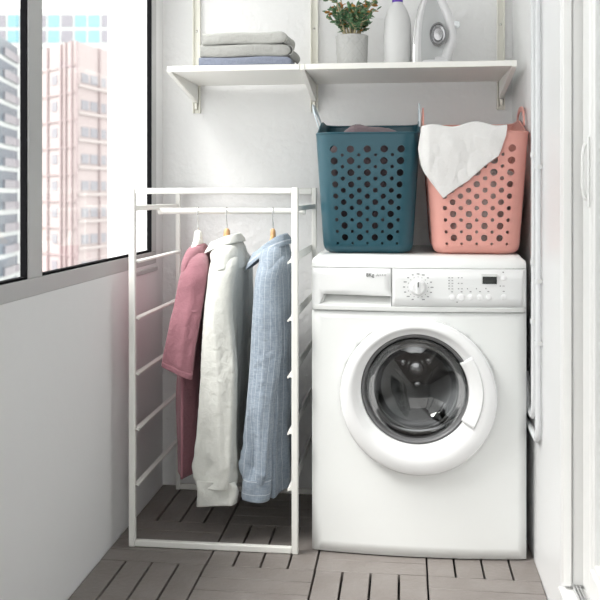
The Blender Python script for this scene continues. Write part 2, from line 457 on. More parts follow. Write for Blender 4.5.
ins = [(XS+0.004, 0.7035), (0.322, 0.7035), (0.3275, 0.709), (0.334, 0.803), (XS+0.004, 0.803)]
def dens(poly, s=0.02):
    out = []
    for i in range(len(poly)):
        a = Vector(poly[i]); b = Vector(poly[(i+1) % len(poly)]); n = max(1, int((b-a).length/s))
        for k in range(n): out.append(tuple(a.lerp(b, k/n)))
    return out
build('fascia_inlay', curved_strip(XS+0.004, 0.3275, 0.334, 0.7035, 0.803, 0.0052), 'washer_plastic', parent=washer, smooth_=True, solid=0.0012)
def wp(u, v):
    """x, z on the fascia"""
    p = XZ(u, v, 2.455); return p.x, p.z
# knob
kx, kz = wp(418, 287)
kn = MB().lathe([(0.0235, 0.0), (0.023, -0.004), (0.0205, -0.007), (0.018, -0.020), (0.016, -0.0225), (0.0, -0.0228)], (kx, wy(kx)-0.005, kz), 'y', 40)
knob = build('program_knob', kn, 'door_white', parent=washer, smooth_=True, auto=50)
build('knob_pointer', MB().box(kx-0.0015, kx+0.0015, wy(kx)-0.0325, wy(kx)-0.0305, kz+0.002, kz+0.0165), 'print_black', parent=knob)
build('knob_grip', MB().box(kx-0.0055, kx+0.0055, wy(kx)-0.031, wy(kx)-0.024, kz-0.018, kz+0.018), 'door_white', parent=knob, bevel=0.003)
def mark(nm, x, z, w, h, off=0.0062):
    y = wy(x)-off
    build(nm, MB().box(x-w/2, x+w/2, y-0.0004, y+0.0008, z-h/2, z+h/2), 'print_grey', parent=washer)
for k in range(16):
    a = 2*PI*k/16+PI/2
    mark('printed_symbol', kx+0.0285*math.cos(a), kz+0.0285*math.sin(a), 0.0022, 0.0022)
    if k not in (8,):
        w_ = 0.0055 if k % 3 else 0.008
        mark('printed_symbol', kx+0.0385*math.cos(a), kz+0.0370*math.sin(a), w_, 0.0028)
for c_, n_ in ((449, 5), (458.5, 3)):
    for q in range(n_):
        v_ = 277.7+q*2.75 if n_ == 5 else 277.7+q*5.5
        x, z = wp(c_, v_); mark('printed_symbol', x, z, 0.0035, 0.0026); mark('printed_symbol', x+0.009, z, 0.0045, 0.0018)
for u_ in (467.5, 476.5, 486):
    x, z = wp(u_, 288.7); mark('printed_symbol', x, z, 0.0028, 0.003)
for u_ in (452, 461.5, 470.5, 480, 488.5, 504):
    x, z = wp(u_, 291.7); mark('printed_symbol', x, z, 0.005, 0.0025)
x, z = wp(500.5, 286.3); mark('printed_symbol', x, z, 0.003, 0.003); mark('printed_symbol', x+0.009, z, 0.006, 0.0015)
x, z = wp(457, 302); mark('printed_symbol', x, z, 0.005, 0.002)
x, z = wp(503.5, 272.5); mark('printed_symbol', x, z, 0.004, 0.003)
for u_, v_, r_ in ((452, 297.5, 0.0085), (461, 297.5, 0.0105), (470.5, 297.5, 0.0085), (480, 297.5, 0.0085), (489, 297.5, 0.0085), (504, 297.5, 0.0085), (504, 278, 0.0085)):
    x, z = wp(u_, v_)
    build('button', MB().lathe([(r_, 0), (r_*0.96, -0.0010), (r_*0.7, -0.0016), (0, -0.0018)], (x, wy(x)-0.0056, z), 'y', 24), 'door_white', parent=washer, smooth_=True)
x0, z0 = wp(482.6, 284); x1, z1 = wp(497, 276.8)
build('display', MB().box(x0, x1, wy(x0)-0.0066, wy(x0)-0.004, z0, z1), 'display', parent=washer)
build('display_frame', MB().box(x0-0.003, x1+0.001, wy(x0)-0.0062, wy(x0)-0.004, z1, z1+0.007).box(x0-0.003, x0, wy(x0)-0.0062, wy(x0)-0.004, z0, z1), 'washer_grey', parent=washer)
def text(name, body_, size, loc, m, parent, bold=0.0):
    cu = bpy.data.curves.new(name, 'FONT'); cu.body = body_; cu.size = size; cu.extrude = 0.0003; cu.offset = bold; cu.align_y = 'CENTER'
    o = bpy.data.objects.new(name, cu); COL.objects.link(o)
    bpy.context.view_layer.update()
    me = bpy.data.meshes.new_from_object(o.evaluated_get(bpy.context.evaluated_depsgraph_get()))
    bpy.data.objects.remove(o)
    R = Matrix.Rotation(PI/2, 4, 'X')
    me.transform(Matrix.Translation(Vector(loc)-parent.loc) @ R)
    me.materials.clear(); me.materials.append(MATS[m])
    o2 = bpy.data.objects.new(name, me); COL.objects.link(o2); o2.parent = parent.o
    return o2
x, z = wp(366, 275)
text('capacity_lettering', '8Kg', 0.0145, (x, wy(x+0.024)-0.0060, z), 'print_black', washer, 0.0)
x, z = wp(376.2, 275)
text('rating_lettering', 'A+++', 0.0115, (x, wy(x+0.03)-0.0060, z), 'print_grey', washer, 0.0)
# door ring
yd = wy(DCX)
ring = []
N = 96
dprof = [(0.0, 0.000), (0.0, -0.012), (0.02, -0.021), (0.07, -0.028), (0.16, -0.033), (0.42, -0.036), (0.55, -0.036), (0.64, -0.033), (0.80, -0.024), (0.93, -0.019), (0.985, -0.018), (1.0, -0.016), (1.01, -0.004), (1.015, 0.02)]
for s, h in dprof:
    cx = lerp(DCX, ICX, min(s, 1)); cz = lerp(DCZ, ICZ, smooth(s)); r = lerp(0.2165, 0.1535, s)
    ring.append([(cx+r*math.cos(2*PI*k/N), yd+h, cz+r*math.sin(2*PI*k/N)) for k in range(N)])
wdoor = build('door_ring', MB().rings(ring), 'door_white', parent=washer, smooth_=True, auto=60)
# seal + dark collar + bowl
sl = MB().lathe([(0.153, -0.006), (0.150, -0.012), (0.145, -0.010), (0.142, 0.004), (0.1415, 0.03)], (ICX, yd, ICZ), 'y', 96)
build('door_seal', sl, 'seal_grey', parent=wdoor, smooth_=True)
bowl = MB().lathe([(0.1445, -0.004), (0.1425, 0.010), (0.138, 0.028), (0.129, 0.048), (0.115, 0.067), (0.096, 0.083), (0.072, 0.094), (0.045, 0.100), (0.02, 0.103), (0.0, 0.1035)], (ICX, yd, ICZ), 'y', 96)
build('door_glass', bowl, 'bowl_glass', parent=wdoor, smooth_=True)
# latch handle plate
hp = []
for r_, h in ((0.147, -0.014), (0.147, -0.022), (0.151, -0.027), (0.165, -0.034), (0.180, -0.0375), (0.1825, -0.034)):
    hp.append([(ICX-0.002+r_*math.cos(a), yd+h, ICZ-0.004+r_*math.sin(a)) for a in [math.radians(lerp(-31, 34, q/24)) for q in range(25)]])
build('latch_handle', MB().rings(hp, closed=False), 'door_white', parent=wdoor, smooth_=True, solid=0.004, offset=0, label='white latch plate', auto=50)
# rubber boot and drum
bt = MB().lathe([(0.20, 0.004), (0.185, 0.03), (0.16, 0.035), (0.158, 0.06), (0.175, 0.075), (0.215, 0.078)], (DCX, yd, DCZ+0.012), 'y', 64)
build('rubber_boot', bt, 'seal_grey', parent=washer, smooth_=True, label='dark rubber boot')
dm = MB().lathe([(0.175, 0.082), (0.20, 0.084), (0.232, 0.10), (0.235, 0.36), (0.225, 0.385), (0.20, 0.392), (0.12, 0.36), (0.05, 0.345), (0.0, 0.34)], (DCX, yd, DCZ+0.012), 'y', 96)
drum = build('drum', dm, 'drum_steel', parent=washer, smooth_=True)
for k in range(3):
    a = math.radians(90+120*k+18)
    pts = []
    rr = []
    for h in [0.10+0.26*q/12 for q in range(13)]:
        e = math.sin(PI*(h-0.10)/0.26)**0.4 if 0.10 < h < 0.36 else 0.05
        ringp = []
        for (t_, d_) in ((-0.035, 0), (-0.022, 0.022), (-0.010, 0.045), (0, 0.055), (0.010, 0.045), (0.022, 0.022), (0.035, 0)):
            R_ = 0.232-d_*e
            tw = (h-0.23)*0.6
            ringp.append((DCX+R_*math.cos(a+tw)-t_*math.sin(a+tw), yd+h, DCZ+0.012+R_*math.sin(a+tw)+t_*math.cos(a+tw)))
        rr.append(ringp)
    build('drum_paddle', MB().rings(rr, closed=False), 'drum_steel', parent=drum, smooth_=True)
hub = MB()
for k in range(3):
    a = math.radians(30+120*k)
    p = []
    for q in range(9):
        r_ = lerp(0.03, 0.19, q/8); aa = a+0.5*(q/8)
        p.append((DCX+r_*math.cos(aa), yd+0.335+0.02*(q/8), DCZ+0.012+r_*math.sin(aa)))
    hub.tube(p, [0.034-0.0022*q for q in range(9)], 12)
hub.lathe([(0.05, 0.33), (0.045, 0.315), (0.02, 0.305), (0, 0.303)], (DCX, yd, DCZ+0.012), 'y', 32)
build('drum_spider', hub, 'drum_steel', parent=drum, smooth_=True)

# ================================================================ CLOTHES RACK
RX0, RX1 = -0.784, -0.2925; RYF, RYB = 2.438, 2.948; tw_ = 0.0185
rack = empty('clothes_rack', ((RX0+RX1)/2, (RYF+RYB)/2, 0), 'white open metal frame rack with hanging rail and side runners', 'clothes rack')
P = dict(parent=rack, bevel=0.003, seg=3)
for y0, xa, xb_, zt_ in ((RYF, -0.785, -0.2935, 1.034), (RYB-0.017, -0.777, -0.290, 1.038)):
    wd = tw_ if y0 == RYF else 0.016
    for x0 in (xa, xb_-wd):
        build('post', MB().box(x0, x0+wd, y0, y0+wd, 0, zt_), 'white_steel', **P)
    build('top_bar', MB().box(xa+wd, xb_-wd, y0+0.001, y0+wd-0.001, 1.0155, zt_-0.0015), 'white_steel', **P)
    build('bottom_bar', MB().box(xa+wd, xb_-wd, y0+0.001, y0+wd-0.001, 0.001, 0.019), 'white_steel', **P)
for x0, s in ((RX0, 1), (RX1-tw_, -1)):
    xi = x0+tw_/2
    build('side_bar', MB().box(xi-0.009, xi+0.009, RYF+tw_, RYB-tw_, 0.967, 0.983), 'white_steel', **P)
    xin = x0+tw_ if s > 0 else x0
    for z in (0.822, 0.658, 0.498, 0.338, 0.178):
        r_ = [(xin-s*0.004, z+0.024), (xin+s*0.001, z+0.021), (xin+s*0.005, z+0.010), (xin+s*0.014, z+0.001), (xin+s*0.014, z-0.004), (xin+s*0.011, z-0.004), (xin+s*0.010, z-0.001), (xin-s*0.004, z-0.001)]
        if s > 0:
            r_ = [(xin-s*0.006, z+0.002), (xin+s*0.006, z+0.001), (xin+s*0.008, z-0.001), (xin+s*0.008, z-0.005), (xin+s*0.006, z-0.006), (xin+s*0.004, z-0.003), (xin-s*0.006, z-0.002)]
        build('runner', MB().prism([(a, RYF+0.010, b) for a, b in r_], (0, RYB-RYF-0.02, 0)), 'white_steel', parent=rack)
RY, RZ, RR = 2.69, 0.963, 0.0095
build('hanging_rail', MB().lathe([(0.0, 0), (RR+0.0015, 0), (RR+0.0015, 0.008), (RR, 0.008), (RR, 0.457), (RR+0.0015, 0.457), (RR+0.0015, 0.467), (0, 0.467)], (-0.768, RY, RZ), 'x', 24), 'white_steel', parent=rack, smooth_=True, auto=40)
for x0 in (RX0, RX1-tw_):
    build('rail_hook', MB().box(x0+0.003, x0+tw_-0.003, RY-0.008, RY+0.008, RZ+0.0095, 0.9665), 'white_steel', parent=rack)

# ================================================================ HANGERS
def hanger(x, m, label, wide, z0, blade):
    """hook over the rail, arms along Y"""
    t = empty('hanger', (x, RY, z0), label, 'hanger', None)
    hk = [(x, RY+(RR+0.0022)*math.cos(a), RZ+(RR+0.0022)*math.sin(a)) for a in [math.radians(lerp(-30, 180, q/14)) for q in range(15)]]
    hk += [(x, RY-0.0115, RZ-0.010), (x, RY-0.009, RZ-0.022), (x, RY-0.001, RZ-0.036), (x, RY, RZ-0.048), (x, RY, z0+0.01)]
    build('hook', MB().tube(hk, 0.0016, 8), 'chrome', parent=t, smooth_=True, label='thin metal hook')
    r = []
    M = 24
    for q in range(M+1):
        s = lerp(-1, 1, q/M); a = abs(s)
        y = RY+s*0.150; z = z0-0.014-0.080*a**1.15
        hh = lerp(0.022, 0.012, a)*(1 if a < 0.97 else 0.6); hw = lerp(blade, wide, a)
        r.append([(x+hw*math.cos(2*PI*k/16), y, z+hh*math.sin(2*PI*k/16)*(1.0)) for k in range(16)])
    build('shoulder_bar', MB().rings(r, True, True, True), m, parent=t, smooth_=True)
    nk = MB().lathe([(blade*1.0, -0.02), (blade*1.0, 0.0), (blade*0.85, 0.016), (blade*0.5, 0.022), (0, 0.0235)], (x, RY, z0), n=20)
    build('neck', nk, m, parent=t, smooth_=True)
    return t
HX = [-0.640, -0.548, -0.402]

# ================================================================ GARMENTS
def cloth_tube(st, nseg, nrow, folds, closed=True, seed=0, shape=2.0):
    """st: (xc, yc, z, hx, hy, tilt, foldamp)"""
    rows = catmull(st, nrow); rings = []; uvs = []
    vv = 0
    for i, (xc, yc, z, hx, hy, tilt, amp) in enumerate(rows):
        s = i/nrow; ring = []
        circ_ = (abs(hx)+abs(hy))*0.5*2*PI
        for k in range(nseg):
            a = 2*PI*k/nseg
            ca, sa = math.cos(a), math.sin(a)
            cx_ = abs(ca)**(2/shape)*(1 if ca > 0 else -1); cy_ = abs(sa)**(2/shape)*(1 if sa > 0 else -1)
            x = xc+hx*cx_; y = yc+hy*cy_
            w = 0
            for (fr_, ph, am, dr) in folds:
                w += am*(1.2-2.4*abs(math.sin(0.5*(fr_*a+ph+dr*s+0.5*math.sin(s*5+ph))))**0.7)
            nz = noise.noise(Vector((x*14+seed, y*14, z*3.2)))*0.9+noise.noise(Vector((x*30+seed, y*30, z*9)))*0.5+0.55*(0.5-abs(noise.noise(Vector((x*16+z*9+seed, y*16, z*26)))))
            w = amp*(w+nz)
            nx, ny = ca*abs(hy)+1e-6, sa*abs(hx)
            l = math.hypot(nx, ny)+1e-9
            ring.append((x+nx/l*w, y+ny/l*w, z+tilt*ca))
            uvs.append((a/(2*PI)*0.55, z))
        rings.append(ring)
    return rings, uvs
def garment_mesh(rings, uvs, cap0=False):
    mb = MB().rings(rings, True, cap0, False)
    return mb, uvs
# ---- pink tee
def px(u, v, Y): return XZ(u, v, Y)
def sleeve_from_px(tab, nseg=40, nrow=50, folds=(), seed=0, shape=2.2):
    """tab: (v, uL, uR, Y, hy, tilt, amp)"""
    st = []
    for v, ul, ur, Y, hy, tilt, amp in tab:
        a = XZ(ul, v, Y); b = XZ(ur, v, Y)
        st.append(((a.x+b.x)/2, Y, a.z, (b.x-a.x)/2, hy, tilt, amp))
    return cloth_tube(st, nseg, nrow, folds, seed=seed, shape=shape)
def mirror_sleeve(rings, y0=RY):
    return [[(x, 2*y0-y if True else y, z) for x, y, z in r][::-1] for r in rings]
F1 = [(3, 0.4, 0.9, 2.0), (5, 1.7, 0.6, -1.5), (2, 0.2, 0.8, 1.0)]
tee = empty('t_shirt', (HX[0], RY, 0.165), 'dusty pink short-sleeved t-shirt on a white hanger, nearest the window', 'clothing')
st = [(-0.641, RY, 0.854, 0.020, 0.052, 0.004, 0.0), (-0.641, RY, 0.848, 0.025, 0.080, 0.003, 0.0), (-0.641, RY, 0.832, 0.029, 0.12, 0, 0.0005), (-0.642, RY, 0.80, 0.033, 0.168, 0, 0.001),
      (-0.644, RY, 0.74, 0.034, 0.170, 0, 0.002), (-0.650, RY, 0.62, 0.034, 0.168, 0, 0.004), (-0.652, RY, 0.48, 0.034, 0.170, 0, 0.005), (-0.652, RY, 0.32, 0.033, 0.174, 0, 0.005), (-0.652, RY, 0.172, 0.032, 0.176, 0.003, 0.005)]
r, u = cloth_tube(st, 72, 70, F1, seed=3)
tb = build('torso', MB().rings(r), 'tee_cloth', parent=tee, smooth_=True, solid=0.002, uvs=u)
nb = [[(-0.641+(0.021+o)*math.cos(a), RY+(0.053+o)*math.sin(a), 0.854+dz+0.004*math.cos(a)) for a in [2*PI*k/48 for k in range(48)]] for o, dz in ((0.001, -0.010), (0.003, -0.006), (0.002, 0.002), (-0.002, 0.003), (-0.004, -0.004))]
build('neckband', MB().rings(nb), 'tee_cloth', parent=tee, smooth_=True)
def tilt_hem(rings, i0, fn):
    n = len(rings)
    out = []
    for i, r in enumerate(rings):
        w = smooth((i/(n-1)-i0)/(1-i0))
        out.append([(x, y, z+w*fn(x, y)) for x, y, z in r])
    return out
tab = [(253, 193, 205, 2.63, 0.02, 0, 0), (259, 188.5, 207, 2.60, 0.052, 0, 0.0), (267, 184.5, 208, 2.570, 0.056, 0, 0.001), (278, 180.5, 207.5, 2.543, 0.050, 0, 0.0015), (295, 177, 205, 2.525, 0.040, 0, 0.003), (320, 171.5, 200, 2.512, 0.040, 0, 0.004), (345, 166.5, 195, 2.502, 0.032, 0, 0.004), (360, 164, 192.5, 2.504, 0.036, 0, 0.004), (370, 162.8, 191.5, 2.504, 0.035, 0, 0.004)]
r, u = sleeve_from_px(tab, seed=5, folds=F1)
xm = sum(p[0] for p in r[-1])/len(r[-1])
r = tilt_hem(r, 0.5, lambda x, y: -(x-xm)*0.42-0.004)
s1 = build('sleeve', MB().rings(r), 'tee_cloth', parent=tee, smooth_=True, solid=0.002, uvs=u)
build('sleeve', MB().rings(mirror_sleeve(r)), 'tee_cloth', parent=tee, smooth_=True, solid=0.002)
# stitched hem ring
def hem_ring(rings, i, j, grow):
    out = []
    for q in range(i, j+1):
        c = Vector((0, 0, 0))
        for p in rings[q]: c += Vector(p)
        c /= len(rings[q])
        out.append([tuple(Vector(p)+(Vector((p[0], p[1], c.z))-c).normalized()*grow) for p in rings[q]])
    return out
build('sleeve_hem', MB().rings(hem_ring(r, len(r)-5, len(r)-1, 0.0012)), 'tee_cloth', parent=tee, smooth_=True, solid=0.0015)
hanger(HX[0], 'hanger_white', 'white plastic hanger holding the dusty pink t-shirt', 0.010, 0.879, 0.014)

# ---- shirts
def collar(cx, cy, hx, hy, zb, zf, fall, m, parent, gap=0.25, point=0.03, band=0.014, rise=0.0, out=0.014):
    """runs round the neck, back of the neck (+X) high, points at the front (-X) low"""
    sec = []
    M = 60
    for q in range(M+1):
        a = lerp(-PI+gap, PI-gap, q/M)
        ca, sa = math.cos(a), math.sin(a)
        w = (1+ca)/2
        z = lerp(zf, zb, smooth(w)**0.8)
        e = smooth((abs(a)-1.5)/(PI-gap-1.5))
        fl = fall+point*e
        n = Vector((ca*hy, sa*hx, 0)).normalized()
        c = Vector((cx+hx*ca, cy+hy*sa, z))
        o = out*(1+1.2*e)
        wv = 0.002*math.sin(a*5)
        pts = [c-Vector((0, 0, band*1.6))-n*0.001, c-Vector((0, 0, band*0.6)), c+n*0.001, c+n*0.004+Vector((0, 0, 0.0015)), c+n*(0.007)-Vector((0, 0, 0.002)),
               c+n*(0.007+o*0.4+wv)-Vector((0, 0, fl*0.35)), c+n*(0.008+o*0.8+wv)-Vector((0, 0, fl*0.7)), c+n*(0.009+o+wv)-Vector((0, 0, fl))]
        sec.append(pts)
    return build('collar', MB().rings(sec, closed=False), m, parent=parent, smooth_=True, solid=0.0022, sub=1, uvs=[(0.002*0+j*0.006, i*0.01) for i in range(M+1) for j in range(8)])

# white shirt
ws = empty('shirt', (HX[1], RY, 0.10), 'off-white long-sleeved linen shirt hanging in the middle of the rail', 'clothing')
st = [(-0.545, RY, 0.868, 0.034, 0.058, 0.012, 0.0), (-0.544, RY, 0.858, 0.042, 0.085, 0.010, 0.0005), (-0.542, RY, 0.835, 0.048, 0.14, 0.006, 0.001), (-0.533, RY, 0.80, 0.047, 0.178, 0.002, 0.002),
      (-0.529, RY, 0.75, 0.046, 0.170, 0, 0.003), (-0.527, RY, 0.65, 0.043, 0.165, 0, 0.005), (-0.528, RY, 0.50, 0.039, 0.165, 0, 0.006), (-0.530, RY, 0.35, 0.037, 0.165, 0, 0.007), (-0.533, RY, 0.22, 0.035, 0.165, 0, 0.007), (-0.536, RY, 0.10, 0.034, 0.165, 0, 0.007)]
F2 = [(4, 1.0, 0.7, 1.5), (7, 0.3, 0.5, -2.0), (2, 2.2, 0.8, 0.5)]
r, u = cloth_tube(st, 96, 80, F2, seed=11)
build('torso', MB().rings(r), 'linen_white', parent=ws, smooth_=True, solid=0.0018, uvs=u)
# yoke: a second layer over the shoulders
r2, u2 = cloth_tube([(a, b, c, d+0.002, e+0.002, f, 0) for a, b, c, d, e, f, g in st[:4]]+[(-0.532, RY, 0.790, 0.0500, 0.179, 0.002, 0)], 72, 20, F2, seed=11)
build('yoke', MB().rings(r2), 'linen_white', parent=ws, smooth_=True, solid=0.001, uvs=u2)
collar(-0.549, RY-0.01, 0.040, 0.060, 0.893, 0.866, 0.024, 'linen_white', ws, point=0.016, out=0.010)
FS = [(3, 2.0, 0.9, 1.2), (4, 0.6, 0.6, -1.0)]
tab = [(251, 219, 234, 2.63, 0.02, 0, 0), (258, 213.5, 238, 2.60, 0.052, 0, 0.0), (267, 210.5, 238, 2.570, 0.056, 0, 0.001), (282, 208, 235, 2.540, 0.048, 0, 0.0015), (312, 205, 233, 2.515, 0.040, 0, 0.002), (343, 203.5, 237, 2.508, 0.037, 0, 0.005), (372, 202.5, 239, 2.504, 0.035, 0, 0.006),
       (410, 200.5, 237.5, 2.503, 0.034, 0, 0.005), (445, 199.5, 237, 2.502, 0.033, 0, 0.009), (470, 198, 238, 2.502, 0.033, 0, 0.010), (481, 198, 237, 2.502, 0.032, 0, 0.007), (486, 198.5, 236, 2.502, 0.031, 0, 0.003)]
r, u = sleeve_from_px(tab, 56, 80, FS, seed=21)
build('sleeve', MB().rings(r), 'linen_white', parent=ws, smooth_=True, solid=0.0018, uvs=u)
build('sleeve', MB().rings(mirror_sleeve(r)), 'linen_white', parent=ws, smooth_=True, solid=0.0018, uvs=u)
tabc = [(479, 198, 236, 2.502, 0.030, 0, 0.003), (483, 197.5, 237, 2.502, 0.031, 0, 0.004), (492, 198.5, 238, 2.502, 0.031, 0, 0.004), (503, 200.5, 237, 2.502, 0.030, 0, 0.005)]
rc, uc = sleeve_from_px(tabc, 56, 14, [(3, 2.0, 1.4, 0.2), (2, 0.4, 0.7, 0)], seed=22)
xm2 = sum(p[0] for p in rc[-1])/len(rc[-1])
rc = tilt_hem(rc, 0.2, lambda x, y: (x-xm2)*0.12)
build('cuff', MB().rings(rc), 'linen_white', parent=ws, smooth_=True, solid=0.003, uvs=uc)
build('cuff', MB().rings(mirror_sleeve(rc)), 'linen_white', parent=ws, smooth_=True, solid=0.003, uvs=uc)
hanger(HX[1], 'wood', 'wooden hanger holding the off-white shirt', 0.011, 0.886, 0.011)

# blue shirt
bs = empty('shirt', (HX[2], RY, 0.13), 'light blue long-sleeved shirt with thin white stripes, nearest the washing machine', 'clothing')
st = [(-0.400, RY, 0.868, 0.034, 0.058, 0.014, 0.0), (-0.398, RY, 0.858, 0.042, 0.085, 0.010, 0.0005), (-0.396, RY, 0.835, 0.047, 0.14, 0.006, 0.001), (-0.390, RY, 0.80, 0.048, 0.178, 0.002, 0.002),
      (-0.386, RY, 0.75, 0.047, 0.170, 0, 0.003), (-0.381, RY, 0.65, 0.045, 0.165, 0, 0.005), (-0.380, RY, 0.50, 0.044, 0.165, 0, 0.006), (-0.380, RY, 0.35, 0.044, 0.165, 0, 0.008), (-0.380, RY, 0.22, 0.046, 0.165, 0, 0.009), (-0.380, RY, 0.150, 0.047, 0.165, 0, 0.009)]
r, u = cloth_tube(st, 96, 80, F2, seed=31)
r = tilt_hem(r, 0.8, lambda x, y: (y-RY)*(0.12))
build('torso', MB().rings(r), 'linen_blue', parent=bs, smooth_=True, solid=0.0018, uvs=u)
collar(-0.408, RY-0.015, 0.048, 0.062, 0.893, 0.835, 0.030, 'linen_blue', bs, point=0.030, out=0.012)
tab = [(251, 267, 281, 2.63, 0.02, 0, 0), (258, 262, 285, 2.60, 0.052, 0, 0.0), (267, 258.5, 284, 2.570, 0.056, 0, 0.001), (282, 255.5, 281, 2.540, 0.048, 0, 0.0015), (312, 253.5, 281, 2.515, 0.040, 0, 0.002), (343, 252, 282, 2.508, 0.037, 0, 0.003), (372, 250, 279, 2.503, 0.034, 0, 0.004),
       (410, 247.5, 274, 2.502, 0.033, 0, 0.004), (445, 247, 271.5, 2.502, 0.033, 0, 0.009), (468, 245.5, 271.5, 2.502, 0.033, 0, 0.010), (476, 245, 271, 2.502, 0.032, 0, 0.006), (481, 245, 270.5, 2.502, 0.030, 0, 0.002)]
r, u = sleeve_from_px(tab, 56, 80, FS, seed=41)
build('sleeve', MB().rings(r), 'linen_blue', parent=bs, smooth_=True, solid=0.0018, uvs=u)
build('sleeve', MB().rings(mirror_sleeve(r)), 'linen_blue', parent=bs, smooth_=True, solid=0.0018, uvs=u)
tabc = [(477, 244.5, 271, 2.502, 0.030, 0, 0.001), (481, 243.5, 271.5, 2.502, 0.031, 0, 0.0015), (490, 243.2, 271, 2.502, 0.031, 0, 0.0015), (498.5, 243, 270, 2.502, 0.030, 0, 0.002)]
rc, uc = sleeve_from_px(tabc, 56, 12, FS, seed=42)
build('cuff', MB().rings(rc), 'linen_blue', parent=bs, smooth_=True, solid=0.003, uvs=[(b*0.9, a) for a, b in uc])
build('cuff', MB().rings(mirror_sleeve(rc)), 'linen_blue', parent=bs, smooth_=True, solid=0.003, uvs=[(b*0.9, a) for a, b in uc])
hanger(HX[2], 'wood', 'wooden hanger holding the light blue striped shirt', 0.011, 0.886, 0.009)

# ================================================================ SHELVES
SZ0, SZ1, SYF = 1.391, 1.4085, 2.615
UX = [-0.7125, -0.3015, 0.324]
lefts = build('wall_shelf', MB().box(UX[0]+0.008, UX[1]-0.0085, SYF, YB-0.017, SZ0, SZ1), 'shelf_white', bevel=0.0015, origin=(-0.5, 2.8, SZ0), label='shorter white shelf on the left, under the folded clothes', cat='shelf')
rights = build('wall_shelf', MB().box(UX[1]+0.0085, UX[2]-0.007, SYF, YB-0.017, SZ0, SZ1), 'shelf_white', bevel=0.0015, origin=(0.0, 2.8, SZ0), label='longer white shelf on the right, under plant, bottle and iron', cat='shelf')
ulab = ['white slotted wall rail left of the folded clothes', 'white slotted wall rail between folded clothes and potted plant', 'white slotted wall rail right of the steam iron']
blab = ['white triangular bracket at the left end of the shelves', 'white triangular bracket where the two shelves meet', 'white triangular bracket at the right end of the shelves']
for i, x in enumerate(UX):
    t = empty('wall_upright', (x, YB, 1.298), ulab[i], 'shelf rail', 'wall rails carrying the shelves')
    um = MB().box(x-0.013, x-0.0095, YB-0.0155, YB-0.0005, 1.298, 2.2).box(x+0.0095, x+0.013, YB-0.0155, YB-0.0005, 1.298, 2.2).box(x-0.0095, x+0.0095, YB-0.004, YB-0.0005, 1.298, 2.2)
    build('channel', um, 'bracket_white', parent=t)
    for z in (1.318, 1.583, 1.85, 2.1):
        build('screw', MB().lathe([(0.0042, 0), (0.0035, -0.0025), (0, -0.003)], (x, YB-0.004, z), 'y', 16), 'chrome' if z > 1.4 else 'print_grey', parent=t, smooth_=True)
    b = empty('shelf_bracket', (x, YB-0.02, 1.333), blab[i], 'bracket', 'brackets under the shelves')
    w = 0.0075
    side = [(YB-0.016, 1.333), (YB-0.016, SZ1), (SYF-0.0, SZ1), (SYF-0.0, SZ0-0.0005), (SYF+0.015, SZ0-0.006)]
    build('bracket_arm', MB().prism([(x-w, a, c) for a, c in side], (2*w, 0, 0)), 'shelf_white', parent=b, bevel=0.001)
    build('locking_tab', MB().box(x-0.005, x+0.005, YB-0.022, YB-0.0045, 1.310, 1.3325), 'bracket_white', parent=b, bevel=0.001)

# folded clothes stack
def folded(x0, x1, y0, y1, z0, h, m, label, name, seed, roll=0.03, layers=3):
    t = empty(name, ((x0+x1)/2, (y0+y1)/2, z0), label, 'clothing', None)
    # front fold: stacked layers joined by a rounded fold towards the viewer; open rolled edges on the right
    lh = h/layers
    NXs = 40
    for L in range(layers):
        zc = z0+lh*(L+0.5)
        rows = []
        ins_ = 0.003*((seed*7+L*13) % 3)
        for i in range(NXs+1):
            s = i/NXs
            x = lerp(x0+ins_*0.5, x1-0.016+0.007*L, s)
            sag = 0.0012*math.sin(s*9+seed+L*0.4)+0.0018*noise.noise(Vector((x*12, seed, 0)))
            ring_ = []
            hh = lh*0.5-0.0002
            y_f = y0+0.002*math.sin(s*6+L+seed)
            for k in range(9):
                a = lerp(-PI/2, PI/2, k/8)
                ring_.append((x, y_f+hh*0.5-hh*0.5*abs(math.cos(a))**0.6, zc+hh*abs(math.sin(a))**0.7*(1 if a > 0 else -1)+sag))
            for k in range(9):
                a = lerp(PI/2, 3*PI/2, k/8)
                ring_.append((x, y1-hh-hh*math.cos(a)-ins_, zc+hh*math.sin(a)+sag))
            rows.append(ring_)
        # soft rolled right end
        last = rows[-1]
        cy_ = (y0+y1)/2
        for q in range(1, 7):
            a = q/6*PI/2
            rows.append([(p[0]+math.sin(a)*lh*0.7, lerp(p[1], cy_, 0.05*(1-math.cos(a))), lerp(p[2], zc, (1-math.cos(a))*0.97)) for p in last])
        build('fabric_layer', MB().rings(rows, True, True, True), m, parent=t, smooth_=True, auto=70)
    # rolled leg end sticking out on the right
    if roll:
        sp = []
        for q in range(60):
            th = q/59*4.2*PI/2*1.2
            rr_ = h*0.46*(1-0.62*q/59)
            sp.append((x1-0.004+rr_*math.cos(th-1.2)*1.1, z0+h*0.5+rr_*math.sin(th-1.2)))
        rows = []
        for j in range(9):
            yy = lerp(y0+0.006+0.006*abs(math.sin(seed*3)), y1-0.02, j/8)
            rows.append([(a+0.005*math.sin(j*0.8+seed), yy, c+0.0015*math.sin(j*1.3+a*90)) for a, c in sp])
        build('rolled_edge', MB().rings(rows, closed=False), m, parent=t, smooth_=True, solid=0.0035, offset=0)
    return t
y0 = 2.64
a = XZ(198, 60, y0); bq = XZ(290, 60, y0)
folded(a.x, bq.x, y0, y0+0.20, SZ1+0.0005, 0.0285, 'cloth_blue_grey', 'blue-grey folded trousers at the bottom of the clothes stack', 'folded_trousers', 1, roll=0, layers=1)
a = XZ(199, 60, y0); bq = XZ(287, 60, y0)
